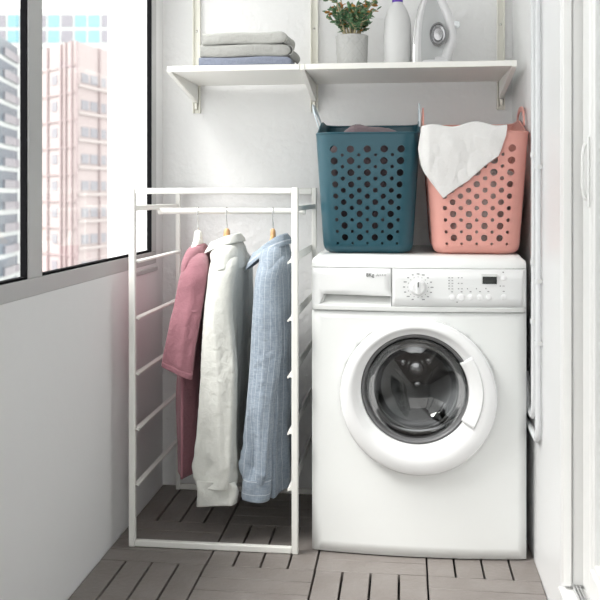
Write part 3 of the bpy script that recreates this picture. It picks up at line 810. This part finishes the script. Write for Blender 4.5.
folded(a.x, bq.x, y0, y0+0.20, SZ1+0.0300, 0.0375, 'cloth_mid_grey', 'mid-grey folded trousers in the middle of the clothes stack', 'folded_trousers', 2, layers=1)
a = XZ(202, 60, y0); bq = XZ(284, 60, y0)
folded(a.x, bq.x, y0, y0+0.20, SZ1+0.0685, 0.0365, 'cloth_light_grey', 'light grey folded trousers on top of the clothes stack', 'folded_trousers', 4, layers=1)

# potted plant
pc = XZ(352, 60, 2.76); PX, PY = pc.x, 2.76
plant = empty('potted_plant', (PX, PY, SZ1), 'green succulent with orange-tipped leaves in a textured grey pot', 'plant')
rows = []
NP = 120; MH = 44
for i in range(MH+1):
    z = 0.105*i/MH; r0 = lerp(0.0475, 0.0515, i/MH)
    rw = []
    for k in range(NP):
        a = 2*PI*k/NP
        p = (a*10/(2*PI)*2); q = z/0.0175
        d1_ = abs(math.sin(PI*(p+q)/2)); d2_ = abs(math.sin(PI*(p-q)/2))
        e = min(d1_, d2_)
        rr_ = r0+0.0016*smooth(e*2) - 0.0016
        if i > MH-3: rr_ = r0
        rw.append((PX+rr_*math.cos(a), PY+rr_*math.sin(a), SZ1+0.0004+z))
    rows.append(rw)
for r0, z in ((0.0500, 0.1062), (0.0475, 0.1055), (0.0465, 0.095)):
    rows.append([(PX+r0*math.cos(2*PI*k/NP), PY+r0*math.sin(2*PI*k/NP), SZ1+z) for k in range(NP)])
build('pot', MB().rings(rows, True, True, False), 'pot', parent=plant, smooth_=True)
build('soil', MB().lathe([(0.0465, 0.094), (0.03, 0.097), (0, 0.098)], (PX, PY, SZ1), n=32), 'soil', parent=plant, smooth_=True)
stems = MB(); leaves = MB(); tips = MB()
rnd = random.Random(5)
def leaf(mb, p, d, L, W):
    d = d.normalized(); up = Vector((0, 0, 1)); s = d.cross(up)
    if s.length < 0.1: s = Vector((1, 0, 0))
    s.normalize(); s = (Matrix.Rotation(rnd.uniform(-0.9, 0.9), 3, d) @ s); n = s.cross(d)
    pr_ = [(0.0, 0.12), (0.15, 0.45), (0.4, 0.95), (0.62, 1.0), (0.82, 0.7), (0.95, 0.3), (1.0, 0.03)]
    rg = []
    for t, w in pr_:
        c = p+d*L*t+n*(-0.12*L*t*t)
        rg.append([c+s*(W*w*math.cos(2*PI*k/8))+n*(W*w*0.28*math.sin(2*PI*k/8)) for k in range(8)])
    mb.rings(rg, True, True, True)
for i in range(14):
    a0 = rnd.uniform(0, 2*PI); r0 = rnd.uniform(0.005, 0.030)
    base = Vector((PX+r0*math.cos(a0), PY+r0*math.sin(a0), SZ1+0.096))
    lean = rnd.uniform(0.15, 1.0); hgt = rnd.uniform(0.065, 0.145)*(1.15-lean*0.35)
    a1 = a0+rnd.uniform(-0.5, 0.5)
    end = base+Vector((math.cos(a1)*lean*0.07, math.sin(a1)*lean*0.05, hgt))
    mid = (base+end)/2+Vector((math.cos(a1)*0.004, math.sin(a1)*0.004, hgt*0.05))
    pts = [base.lerp(mid, t).lerp(mid.lerp(end, t), t) for t in [q/8 for q in range(9)]]
    stems.tube(pts, [lerp(0.0042, 0.002, q/8) for q in range(9)], 8)
    branches = [pts]
    for b_ in range(3):
        k0 = rnd.randint(3, 7); aa = a1+rnd.uniform(-1.6, 1.6)
        e2 = pts[k0]+Vector((math.cos(aa)*rnd.uniform(0.02, 0.04), math.sin(aa)*rnd.uniform(0.015, 0.035), rnd.uniform(0.008, 0.035)))
        bp_ = [pts[k0].lerp(e2, q/4) for q in range(5)]
        stems.tube(bp_, [0.0022, 0.002, 0.0018, 0.0016, 0.0014], 6); branches.append(bp_)
    for bp_ in branches:
        n_ = len(bp_)
        for q in range(n_//3, n_):
            for _ in range(2):
                aa = rnd.uniform(0, 2*PI); el = rnd.uniform(-0.35, 0.9) if q < n_-1 else rnd.uniform(0.1, 1.3)
                d = Vector((math.cos(aa)*math.cos(el), math.sin(aa)*math.cos(el), math.sin(el)))
                warm = rnd.random() < (0.24 if bp_[q].z > SZ1+0.165 else 0.04)
                leaf(tips if warm else leaves, bp_[q], d, rnd.uniform(0.015, 0.027), rnd.uniform(0.0046, 0.0070))
build('stems', stems, 'stem', parent=plant, smooth_=True)
build('green_leaves', leaves, 'leaf_green', parent=plant, smooth_=True)
build('orange_leaves', tips, 'leaf_orange', parent=plant, smooth_=True, label='orange-brown young leaves')

# bottle
bc = XZ(397.5, 60, 2.74); BX, BY = bc.x, 2.74
bottle = empty('detergent_bottle', (BX, BY, SZ1), 'pale grey plastic bottle with a purple cap between plant and iron', 'bottle')
build('bottle_body', MB().lathe([(0.0, 0.0004), (0.038, 0.0004), (0.0425, 0.004), (0.0430, 0.012), (0.0432, 0.10), (0.0428, 0.125), (0.0408, 0.145), (0.0380, 0.158), (0.0335, 0.172), (0.0275, 0.185), (0.021, 0.195), (0.0178, 0.199), (0.0168, 0.204), (0.0, 0.204)], (BX, BY, SZ1), n=48), 'bottle', parent=bottle, smooth_=True, auto=60)
build('cap', MB().lathe([(0.0, 0.2041), (0.0170, 0.2041), (0.0165, 0.222), (0.0150, 0.238), (0, 0.2415)], (BX, BY, SZ1), n=32), 'cap_purple', parent=bottle, smooth_=True, auto=40, label='purple screw cap')

# iron, standing on its heel, sole to the left
iy = 2.745
iron = empty('steam_iron', (XZ(434, 60, iy).x, iy, SZ1), 'pale grey steam iron standing upright on its heel', 'iron')
def ip(u, v, y=iy): return XZ(u, v, y)
zb = SZ1+0.001
hgt = 0.262
xs0 = ip(415, 60).x
def zt(t): return zb+hgt*t
# body shell loft along height: section = (x range, y half width)
sh = []
tabI = [(0.0, -0.001, 0.100, 0.050), (0.10, -0.002, 0.104, 0.052), (0.25, -0.001, 0.106, 0.052), (0.40, 0.002, 0.106, 0.048), (0.55, 0.007, 0.101, 0.041), (0.70, 0.016, 0.092, 0.031), (0.80, 0.025, 0.082, 0.024), (0.90, 0.038, 0.074, 0.015), (0.97, 0.049, 0.066, 0.007), (1.0, 0.055, 0.061, 0.003)]
for i in range(49):
    t = i/48; a_, b_, w_ = interp(tabI, t)
    rg = []
    half = []
    for q in range(17):
        e = q/16
        # wide by the sole, dished in the middle, slim by the handle
        yy = w_*(1.0 if e < 0.0 else lerp(1.0, 0.30, smooth(min(1, e*1.15))))
        if e < 0.06: yy *= 0.80+0.20*e/0.06
        if e > 0.94: yy *= 1-(e-0.94)/0.06*0.7
        half.append((xs0+lerp(a_, b_, e), yy))
    rg = [(x_, iy-y_, zt(t)) for x_, y_ in half]+[(x_, iy+y_, zt(t)) for x_, y_ in half[::-1]]
    sh.append(rg)
build('shell', MB().rings(sh, True, True, True), 'iron_shell', parent=iron, smooth_=True)
# sole plate: outline in y-z, curved in x like the shell's left edge
so = []
for i in range(41):
    t = i/40; a_, b_, w_ = interp(tabI, t)
    x_ = xs0+a_
    w2 = w_*1.04
    so.append([(x_-0.006, iy-w2, zt(t)), (x_-0.008, iy, zt(t)), (x_-0.006, iy+w2, zt(t)), (x_+0.004, iy+w2, zt(t)), (x_+0.004, iy-w2, zt(t))])
build('sole_plate', MB().rings(so, True, True, True), 'chrome', parent=iron, bevel=0.001, label='steel sole plate')
# light skirt hugging the sole
sk = []
for i in range(49):
    t = i/48; a_, b_, w_ = interp(tabI, t)
    wv = w_*1.05; bw_ = 0.021*(1-0.45*t)
    sk.append([(xs0+a_, iy-wv, zt(t)), (xs0+a_+bw_*0.5, iy-wv-0.002, zt(t)), (xs0+a_+bw_, iy-wv*0.93, zt(t)), (xs0+a_+bw_, iy+wv*0.93, zt(t)), (xs0+a_+bw_*0.5, iy+wv+0.002, zt(t)), (xs0+a_, iy+wv, zt(t))])
build('skirt', MB().rings(sk, True, True, True), 'iron_light', parent=iron, smooth_=True, auto=40)
# handle: tube from the heel, bowing out to the right, meeting the nose
hpth = [(xs0+0.060, zt(0.0)+0.018), (xs0+0.090, zt(0.06)+0.006), (xs0+0.100, zt(0.18)), (xs0+0.113, zt(0.33)), (xs0+0.109, zt(0.48)), (xs0+0.099, zt(0.62)), (xs0+0.084, zt(0.76)), (xs0+0.070, zt(0.88)), (xs0+0.060, zt(0.95))]
hp2 = catmull([(a, b) for a, b in hpth], 40)
rg = []
for i, (a, c) in enumerate(hp2):
    t = i/40
    p_ = Vector((hp2[max(i-1, 0)][0], 0, hp2[max(i-1, 0)][1])); q_ = Vector((hp2[min(i+1, 40)][0], 0, hp2[min(i+1, 40)][1]))
    tg = (q_-p_).normalized(); nn = Vector((tg.z, 0, -tg.x))
    ww = lerp(0.0195, 0.0130, t); dd = 0.030*(1-0.5*t)
    rg.append([Vector((a, iy, c))+nn*(ww*math.cos(2*PI*k/24))+Vector((0, dd*math.sin(2*PI*k/24), 0)) for k in range(24)])
build('handle', MB().rings(rg, True, True, True), 'iron_light', parent=iron, smooth_=True)
build('heel_rest', MB().box(xs0+0.004, xs0+0.104, iy-0.045, iy+0.047, SZ1+0.0005, SZ1+0.020), 'iron_light', parent=iron, bevel=0.006, seg=3)
dl = (xs0+0.070, iy-0.033, zt(0.37))
build('temperature_dial', MB().lathe([(0.024, 0.022), (0.026, 0.0), (0.022, -0.004), (0.0205, 0.001), (0.015, 0.003), (0.013, -0.002), (0, -0.003)], dl, 'y', 40).stretch(dl, 1.45), 'dial_steel', parent=iron, smooth_=True, auto=50, label='shiny metallic dial')
cl = (xs0+0.130, iy-0.004, zt(0.50))
build('steam_button', MB().lathe([(0, -0.006), (0.010, -0.005), (0.012, 0.0), (0.011, 0.012), (0.006, 0.016), (0, 0.017)], (cl[0]-0.008, cl[1], cl[2]), 'x', 20), 'iron_clear', parent=iron, smooth_=True)

# ================================================================ BASKETS
def basket(cx, cy, bw, bd, tw, td, m, mh, label, handle_label, hole_seed, hsides=(1, 1), hrise=0.070):
    t = empty('laundry_basket', (cx, cy, ZT), label, 'laundry basket')
    Rb, Rt = 0.045, 0.05
    z0, hf, hb = ZT+0.0006, 0.347, 0.398
    def half(hw, hd, R):
        """perimeter points list by arc length fraction, four sides each own quarter"""
        return hw, hd, R
    def peri(s, hw, hd, R):
        """s in 0..4; front 0..1 (x from -hw to hw at y=-hd), right 1..2, back 2..3, left 3..4"""
        side = int(s) % 4; f = s-int(s)
        L = (2*hw if side % 2 == 0 else 2*hd)
        seg_ = L/2-R; arc = R*PI/4
        tot = seg_+arc
        dd = (f-0.5)*2*tot
        sg = 1 if dd >= 0 else -1; ad = abs(dd)
        M_ = (hd if side % 2 == 0 else hw)
        if ad <= seg_: a_, b_ = ad, M_
        else:
            th = (ad-seg_)/R
            a_ = seg_+R*math.sin(th); b_ = M_-R*(1-math.cos(th))
        a_ *= sg
        if side == 0: return a_, -b_
        if side == 1: return b_, a_
        if side == 2: return -a_, b_
        return -b_, -a_
    def pos(s, z):
        """z in 0..1 from foot to rim"""
        s = s % 4
        w = z
        hw = lerp(bw, tw, w); hd = lerp(bd, td, w); R = lerp(Rb, Rt, w)
        x, y = peri(s, hw, hd, R)
        f = smooth((y+td*0.80)/(td*1.1))
        rim = lerp(hf, hb, f)
        # foot curls under
        zz = z0+z*rim
        if z < 0.085:
            q = 1-z/0.085
            sh_ = 0.026*(1-math.sqrt(max(0, 1-q*q)))
            l = math.hypot(x, y); x -= x/l*sh_; y -= y/l*sh_
        return (cx+x, cy+y, zz)
    holes = []
    def add_holes(s0, ncol, pitch_m, side_len):
        # staggered lattice, big-over-small at the top, small-over-big at the bottom
        for rrow in range(17):
            zc = lerp(0.862, 0.085, rrow/16)
            A_ = rrow % 2 == 0
            t_ = rrow/16
            rA = lerp(0.0112, 0.0050, smooth((t_-0.12)/0.8)); rB = lerp(0.0050, 0.0105, smooth((t_-0.05)/0.75))
            if t_ > 0.97: rA = 0.0042
            rad = (rA if A_ else rB)*0.93
            n_ = ncol if A_ else ncol-1
            for k in range(n_):
                off = (k-(n_-1)/2)*pitch_m
                sc = s0+0.5+off/side_len
                hh = 0.35; nn = 14
                holes.append([(sc+rad*math.cos(2*PI*q/nn)/side_len, zc+rad*math.sin(2*PI*q/nn)/hh) for q in range(nn)])
    wF = 2*((bw+tw)/2-0.0475)+0.0475*PI/2; wS = 2*((bd+td)/2-0.0475)+0.0475*PI/2
    add_holes(0, 5, 0.0455, wF); add_holes(1, 7, 0.0455, wS); add_holes(2, 5, 0.0455, wF); add_holes(3, 7, 0.0455, wS)
    outer = [(4*k/160, 0.0) for k in range(160)]+[(4.0, k/20) for k in range(20)]+[(4*(1-k/160), 1.0) for k in range(160)]+[(0.0, 1-k/20) for k in range(20)]
    mb = cdt_sheet(outer, holes, pos, (0.04, 0.017))
    build('basket_wall', mb, m, parent=t, smooth_=True, solid=0.0032, offset=-1, weld=True)
    es_ = COL.objects[-1].modifiers.new('e', 'EDGE_SPLIT'); es_.split_angle = math.radians(40)
    bot = [[pos(4*k/160, 0.0) for k in range(160)]]
    c = Vector((cx, cy, z0+0.001))
    bot.append([tuple(Vector(p).lerp(c, 0.5)) for p in bot[0]])
    build('basket_floor', MB().rings(bot, True, False, True), m, parent=t, solid=0.003, offset=1)
    # rim bead
    rp = [Vector(pos(4*k/160, 0.995)) for k in range(160)]
    rb = []
    for k in range(160):
        p = rp[k]; o = (Vector((p.x-cx, p.y-cy, 0))).normalized()
        rb.append([p+o*a+Vector((0, 0, b)) for a, b in ((-0.0045, -0.004), (0.0008, -0.003), (0.0010, 0.001), (0.000, 0.0025), (-0.004, 0.002))])
    build('rim', MB().rings(rb, True, loop=True), m, parent=t, smooth_=True)
    for sd in (-1, 1):
        path = []
        for q in range(21):
            a = PI*q/20
            yy = cy-0.075*math.cos(a); rise = math.sin(a)**0.6
            lean = hsides[0 if sd < 0 else 1]
            path.append((cx+sd*(tw-0.001+lean*0.024*rise), yy, ZT+0.372+hrise*rise))
        rgs = []
        for i, p in enumerate(path):
            p = Vector(p)
            a_ = Vector(path[max(i-1, 0)]); b_ = Vector(path[min(i+1, 20)])
            tg = (b_-a_).normalized(); xn = Vector((1, 0, 0)); nn = tg.cross(xn).normalized()
            rgs.append([p+xn*a+nn*b for a, b in ((-0.0022, -0.0075), (0.0022, -0.0075), (0.0022, 0.0075), (-0.0022, 0.0075))])
        build('handle', MB().rings(rgs, True, True, True), mh, parent=t, bevel=0.001)
    return pos
posT = basket(-0.1015, 2.70, 0.129, 0.192, 0.1515, 0.205, 'teal_plastic', 'handle_teal', 'dark teal perforated laundry basket on the washing machine, filled with dark clothes', '', 1, (1, 0.0))
posP = basket(0.2065, 2.70, 0.122, 0.192, 0.1475, 0.205, 'pink_plastic', 'pink_plastic', 'salmon pink perforated laundry basket on the washing machine, with white towel', '', 2, (0.0, 0.0), 0.056)

def heap(name, cx, cy, hw, hd, z0, z1, m, label, seed, bumps):
    rows = []
    NL = 64; NR = 40
    for i in range(NR+1):
        t = i/NR
        if t < 0.7: z = lerp(z0, z1-0.03, t/0.7); k_ = lerp(0.86, 0.97, t/0.7)*(0.85+0.15*smooth(t*8))
        else:
            q = (t-0.7)/0.3; z = z1-0.03+0.03*math.sin(q*PI/2); k_ = 0.97*math.cos(q*PI/2*0.99)
        rg = []
        for k in range(NL):
            a = 2*PI*k/NL
            ca, sa = math.cos(a), math.sin(a)
            sx = abs(ca)**0.6*(1 if ca > 0 else -1); sy = abs(sa)**0.6*(1 if sa > 0 else -1)
            w = 1-0.03*abs(noise.noise(Vector((ca*2+seed, sa*2, z*22))))*2-0.05*abs(noise.noise(Vector((ca*5+seed, sa*5, z*40))))
            x = cx+hw*sx*k_*w*lerp(0.90, 1, t); y = cy+hd*sy*k_*w*lerp(0.9, 1, t)
            zz = z
            if t > 0.6:
                e = smooth((t-0.6)/0.2)
                for bx_, by_, br, bh in bumps:
                    zz += e*bh*math.exp(-((x-bx_)**2+(y-by_)**2)/br**2)
                zz += e*0.008*noise.noise(Vector((x*25, y*25, seed)))
            rg.append((x, y, zz))
        rows.append(rg)
    return build(name, MB().rings(rows, True, True, True), m, smooth_=True, origin=(cx, cy, z0), label=label, cat='clothing' if 'cloth' in m else 'towel')
heap('laundry_heap', -0.1015, 2.70, 0.134, 0.182, ZT+0.006, 1.170, 'cloth_mauve', 'crumpled dark mauve-grey clothes filling the teal basket', 3,
     [(-0.145, 2.56, 0.05, 0.052), (-0.06, 2.60, 0.075, 0.050), (-0.10, 2.78, 0.06, 0.03)])
heap('towel_bundle', 0.2065, 2.70, 0.130, 0.186, ZT+0.006, 1.10, 'towel_white', 'crumpled white laundry inside the pink basket, seen through its holes', 9, [(0.2, 2.62, 0.06, 0.02)])

# towel draped over the rim
Ld = [(124, 422, 508), (135, 420, 506.5), (148, 418, 502), (156, 419, 499), (165, 421, 486), (172, 424, 478), (181, 430, 468), (190, 437, 454), (196, 441.5, 446), (198, 443.5, 444)]
rows = []
NC = 44
def basket_front_y(z): 
    w = (z-ZT)/0.347
    return 2.70-lerp(0.192, 0.205, min(1, w))
zr = 1.195
inner = [(0.075, -0.105), (0.070, -0.07), (0.058, -0.035), (0.040, -0.008), (0.022, 0.010), (0.010, 0.013)]   # (into the basket, above rim)
for dy, dz in inner:
    rw = []
    for k in range(NC+1):
        s = k/NC; u_ = lerp(425, 507, s)
        x = XZ(u_, 124, 2.49).x
        hump = 0.008*math.exp(-((s-0.68)/0.22)**2)+0.004*math.sin(s*13)
        rw.append((x, basket_front_y(zr)+dy, zr+dz+hump*smooth((dz+0.04)/0.05)))
    rows.append(rw)
NV = 50
for i in range(NV+1):
    v = lerp(127, 198, i/NV)
    l_, r_ = interp(Ld, v)
    rw = []
    for k in range(NC+1):
        s = k/NC
        p = XZ(lerp(l_, r_, s), v, 2.485)
        hump = (0.008*math.exp(-((s-0.68)/0.22)**2)+0.004*math.sin(s*13))*max(0, 1-i/7)
        y = basket_front_y(p.z)-0.0075
        fold = 0.0045*abs(math.sin((p.x-0.11)*34+(v-124)*0.020))+0.003*math.sin((p.x+p.z)*55)+0.003*noise.noise(Vector((p.x*28, p.z*14, 2)))
        edge = max(0, (0.075-p.x))/0.03
        y += -abs(fold)*smooth(i/10)+0.016*smooth(edge)*(1 if p.x < 0.075 else 0)
        rw.append((p.x, y, p.z+hump+0.004*(i < 2)))
    rows.append(rw)
tw = build('draped_towel', MB().rings(rows, closed=False), 'towel_white', smooth_=True, solid=0.003, offset=0, sub=1, origin=(0.15, 2.49, 1.1), label='plain white towel draped over the front rim of the pink basket', cat='towel')

# ================================================================ PIPES on the right wall
def pipe(u_, vb, label, lean, clips):
    X = XR-0.0105
    k = (u_-300)/F
    Y = X*(k*SN+CS)/(k*CS-SN)
    zbm = H-(vb-VH)*(Y*CS-X*SN)/F
    t = empty('water_pipe', (X, Y, zbm), label, 'pipe', None)
    pts = [(X, Y, ZC-0.002), (X, Y, zbm+0.05), (X, Y, zbm+0.025), (X, Y+0.006, zbm+0.010), (X, Y+0.020, zbm), (X, Y+0.045, zbm-0.002)]
    if lean: pts += [(X, Y+0.20, zbm+0.008), (X, 2.95, zbm+0.01)]
    else: pts += [(X, Y+0.10, zbm+0.01), (X, Y+0.13, zbm+0.05), (X, Y+0.14, zbm+0.10)]
    build('pipe_run', MB().tube(pts, 0.0074, 16), 'pipe_paint', parent=t, smooth_=True)
    for v_ in clips:
        z = H-(v_-VH)*(Y*CS-X*SN)/F
        build('pipe_clip', MB().lathe([(0.0080, -0.006), (0.0098, -0.006), (0.0098, 0.006), (0.0080, 0.006)], (X, Y, z), n=20), 'pipe_paint', parent=t, smooth_=True, auto=40)
        build('clip_tab', MB().box(X+0.008, XR-0.0002, Y-0.012, Y-0.008, z-0.005, z+0.005).box(X-0.002, X+0.008, Y-0.0105, Y-0.0075, z-0.005, z+0.005), 'washer_grey', parent=t)
pipe(533.8, 418, 'thin painted wall pipe farther from the sliding door', False, (155, 262, 321))
pipe(538.0, 442, 'thin painted wall pipe nearer the sliding door', True, (167, 281, 343))

# ================================================================ THE CITY OUTSIDE
GZ = -32.0
struct('ground', MB().box(-260, -6, -60, 260, GZ-1, GZ), 'street')
def facade(root, p0, p1, z0, z1, m, thick, name='facade'):
    d = (p1-p0); d.z = 0; L = d.length; d.normalize(); n = Vector((d.y, -d.x, 0))
    q = [p0, p1, p1-n*thick, p0-n*thick]
    return build(name, MB().prism([(a.x, a.y, z0) for a in q], (0, 0, z1-z0)), m, parent=root)
def on_face(p0, p1, a, b, z0, z1, out, inn=0.0):
    d = (p1-p0); d.z = 0; d.normalize(); n = Vector((d.y, -d.x, 0))
    q = [p0+d*a-n*inn, p0+d*b-n*inn, p0+d*b+n*out, p0+d*a+n*out]
    return MB().prism([(c.x, c.y, z0) for c in q], (0, 0, z1-z0))
def flat(p): return Vector((p.x, p.y, 0))
# pink residential tower, corner towards us
D = 95
c0 = flat(at_depth(75, 196, D)); cl_ = flat(at_depth(31, 196, D+8)); cr_ = flat(at_depth(131, 196, D+12))
tower = empty('pink_tower', (c0.x, c0.y, GZ), 'pale pink apartment tower with grey window bands outside the window', 'building')
def zat(v, d): return H-(v-VH)*d/F
ztop = zat(50, D+6)
q = [c0, cr_, cr_+(cl_-c0), cl_]
build('tower_wall', MB().prism([(a.x, a.y, GZ) for a in q], (0, 0, ztop-GZ)), 'b_pink', parent=tower)
q2 = [c0.lerp(cr_, 0.25)+Vector((-1, 1, 0)), cr_.lerp(c0, 0.15)+Vector((-1, 1, 0)), cr_+(cl_-c0)*0.7, c0+(cl_-c0)*0.6]
Lr = (cr_-c0).length; Ll = (cl_-c0).length
fl = 26*(D+4)/F
for k in range(12):
    zc = zat(82+26*k, D+5)
    wz = fl*0.36
    if zc < -26: break
    for a, b in ((0.10, 0.22), (0.25, 0.37), (0.40, 0.52), (0.56, 0.68), (0.72, 0.84), (0.87, 0.97)):
        build('window', on_face(c0, cr_, a*Lr, b*Lr, zc-wz/2, zc+wz/2, 0.06), 'b_window', parent=tower)
    build('ledge', on_face(c0, cr_, 0.02*Lr, Lr, zc-wz*1.05, zc-wz*0.75, 0.35), 'b_pale', parent=tower)
    build('ledge', on_face(cl_, c0, 0, Ll, zc+wz*1.1, zc+wz*1.25, 0.15), 'b_pink_line', parent=tower)
    build('window', on_face(cl_, c0, 0.50*Ll, 0.62*Ll, zc-wz/2, zc+wz/2, 0.06), 'b_window', parent=tower)
for f_ in (0.40, 0.70, 0.80, 0.93):
    build('pilaster', on_face(cl_, c0, f_*Ll, (f_+0.035)*Ll, GZ, ztop, 0.25), 'b_pink_line', parent=tower)
for f_ in (0.0, 0.385, 0.70):
    build('pilaster', on_face(c0, cr_, f_*Lr, (f_+0.02)*Lr, GZ, ztop, 0.25), 'b_pink_line', parent=tower)
# teal glass slab block behind
D2 = 170
g0 = flat(at_depth(-60, 196, D2)); g1 = flat(at_depth(141, 196, D2))
gl = empty('glass_office', (g0.x, g0.y, GZ), 'teal glazed office block rising behind the pink tower', 'building')
zt2 = zat(9, D2); zb2 = zat(46, D2)
build('office_wall', MB().prism([(a.x, a.y, GZ) for a in (g0, g1, g1+Vector((-12, 22, 0)), g0+Vector((-12, 22, 0)))], (0, 0, zt2-GZ)), 'b_white', parent=gl)
Lg = (g1-g0).length
np_ = 15
for r_ in range(2):
    za = lerp(zt2-1.2, zb2, r_/2); zb_ = lerp(zt2-1.2, zb2, (r_+1)/2)+0.7
    for k in range(np_):
        a = k/np_; 
        build('glazing', on_face(g0, g1, (a+0.004)*Lg, (a+0.060)*Lg, zb_, za, 0.1), 'b_glass_teal' if (k*7) % 5 < 3 else 'b_grey_pier', parent=gl)
for k in range(12):
    build('balcony_opening', on_face(g0, g1, (0.50+0.042*k)*Lg, (0.535+0.042*k)*Lg, zb2-2.9, zb2-0.8, 0.1), 'b_bluegrey', parent=gl)
# white and grey apartment block on the left
D3 = 90
h0 = flat(at_depth(-55, 196, D3-25)); h1 = flat(at_depth(24, 196, D3))
wb = empty('apartment_block', (h0.x, h0.y, GZ), 'white apartment block with dark recessed balconies, leftmost outside the window', 'building')
zt3 = zat(56, D3)
build('block_wall', MB().prism([(a.x, a.y, GZ) for a in (h0, h1, h1+Vector((-2.5, -1, 0)), h0+Vector((-9, -3, 0)))], (0, 0, zt3-GZ)), 'b_white', parent=wb)
Lh = (h1-h0).length
for k in range(15):
    zc = zat(57+20.5*k, D3-2)
    for a, b in ((0.28, 0.56), (0.60, 0.88)):
        build('balcony_opening', on_face(h0, h1, a*Lh, b*Lh, zc-0.85, zc+0.75, 0.05), 'b_bluegrey', parent=wb)
        if zc > -18: build('balcony_rail', on_face(h0, h1, (a+0.06)*Lh, b*Lh, zc-0.85, zc-0.1, 0.25), 'b_window', parent=wb)

# ================================================================ LIGHT
w = bpy.data.worlds.new('world'); bpy.context.scene.world = w; w.use_nodes = True
bg = w.node_tree.nodes['Background']
bg.inputs[0].default_value = (1.0, 0.995, 0.975, 1); bg.inputs[1].default_value = 2.5
sun = bpy.data.lights.new('sun', 'SUN'); sun.energy = 7.0; sun.angle = math.radians(30); sun.color = (1.0, 0.965, 0.93)
so_ = bpy.data.objects.new('sun', sun); COL.objects.link(so_)
dirv = Vector((1.0, 0.55, -1.6)).normalized()
so_.rotation_euler = dirv.to_track_quat('-Z', 'Y').to_euler()
so_.location = (-4, -2, 5)

# ================================================================ CAMERA
cam = bpy.data.cameras.new('camera'); co = bpy.data.objects.new('camera', cam); COL.objects.link(co)
co.location = (0, 0, H); co.rotation_euler = (PI/2, 0, math.asin(SN))
cam.sensor_width = 36; cam.lens = 36*F/600; cam.shift_y = -(300-VH)/600
cam.clip_start = 0.05; cam.clip_end = 600
cam.dof.use_dof = True; cam.dof.focus_distance = 2.6; cam.dof.aperture_fstop = 6.0
sc = bpy.context.scene; sc.camera = co
sc.view_settings.view_transform = 'Standard'; sc.view_settings.look = 'None'
sc.view_settings.exposure = 0.05; sc.view_settings.gamma = 1
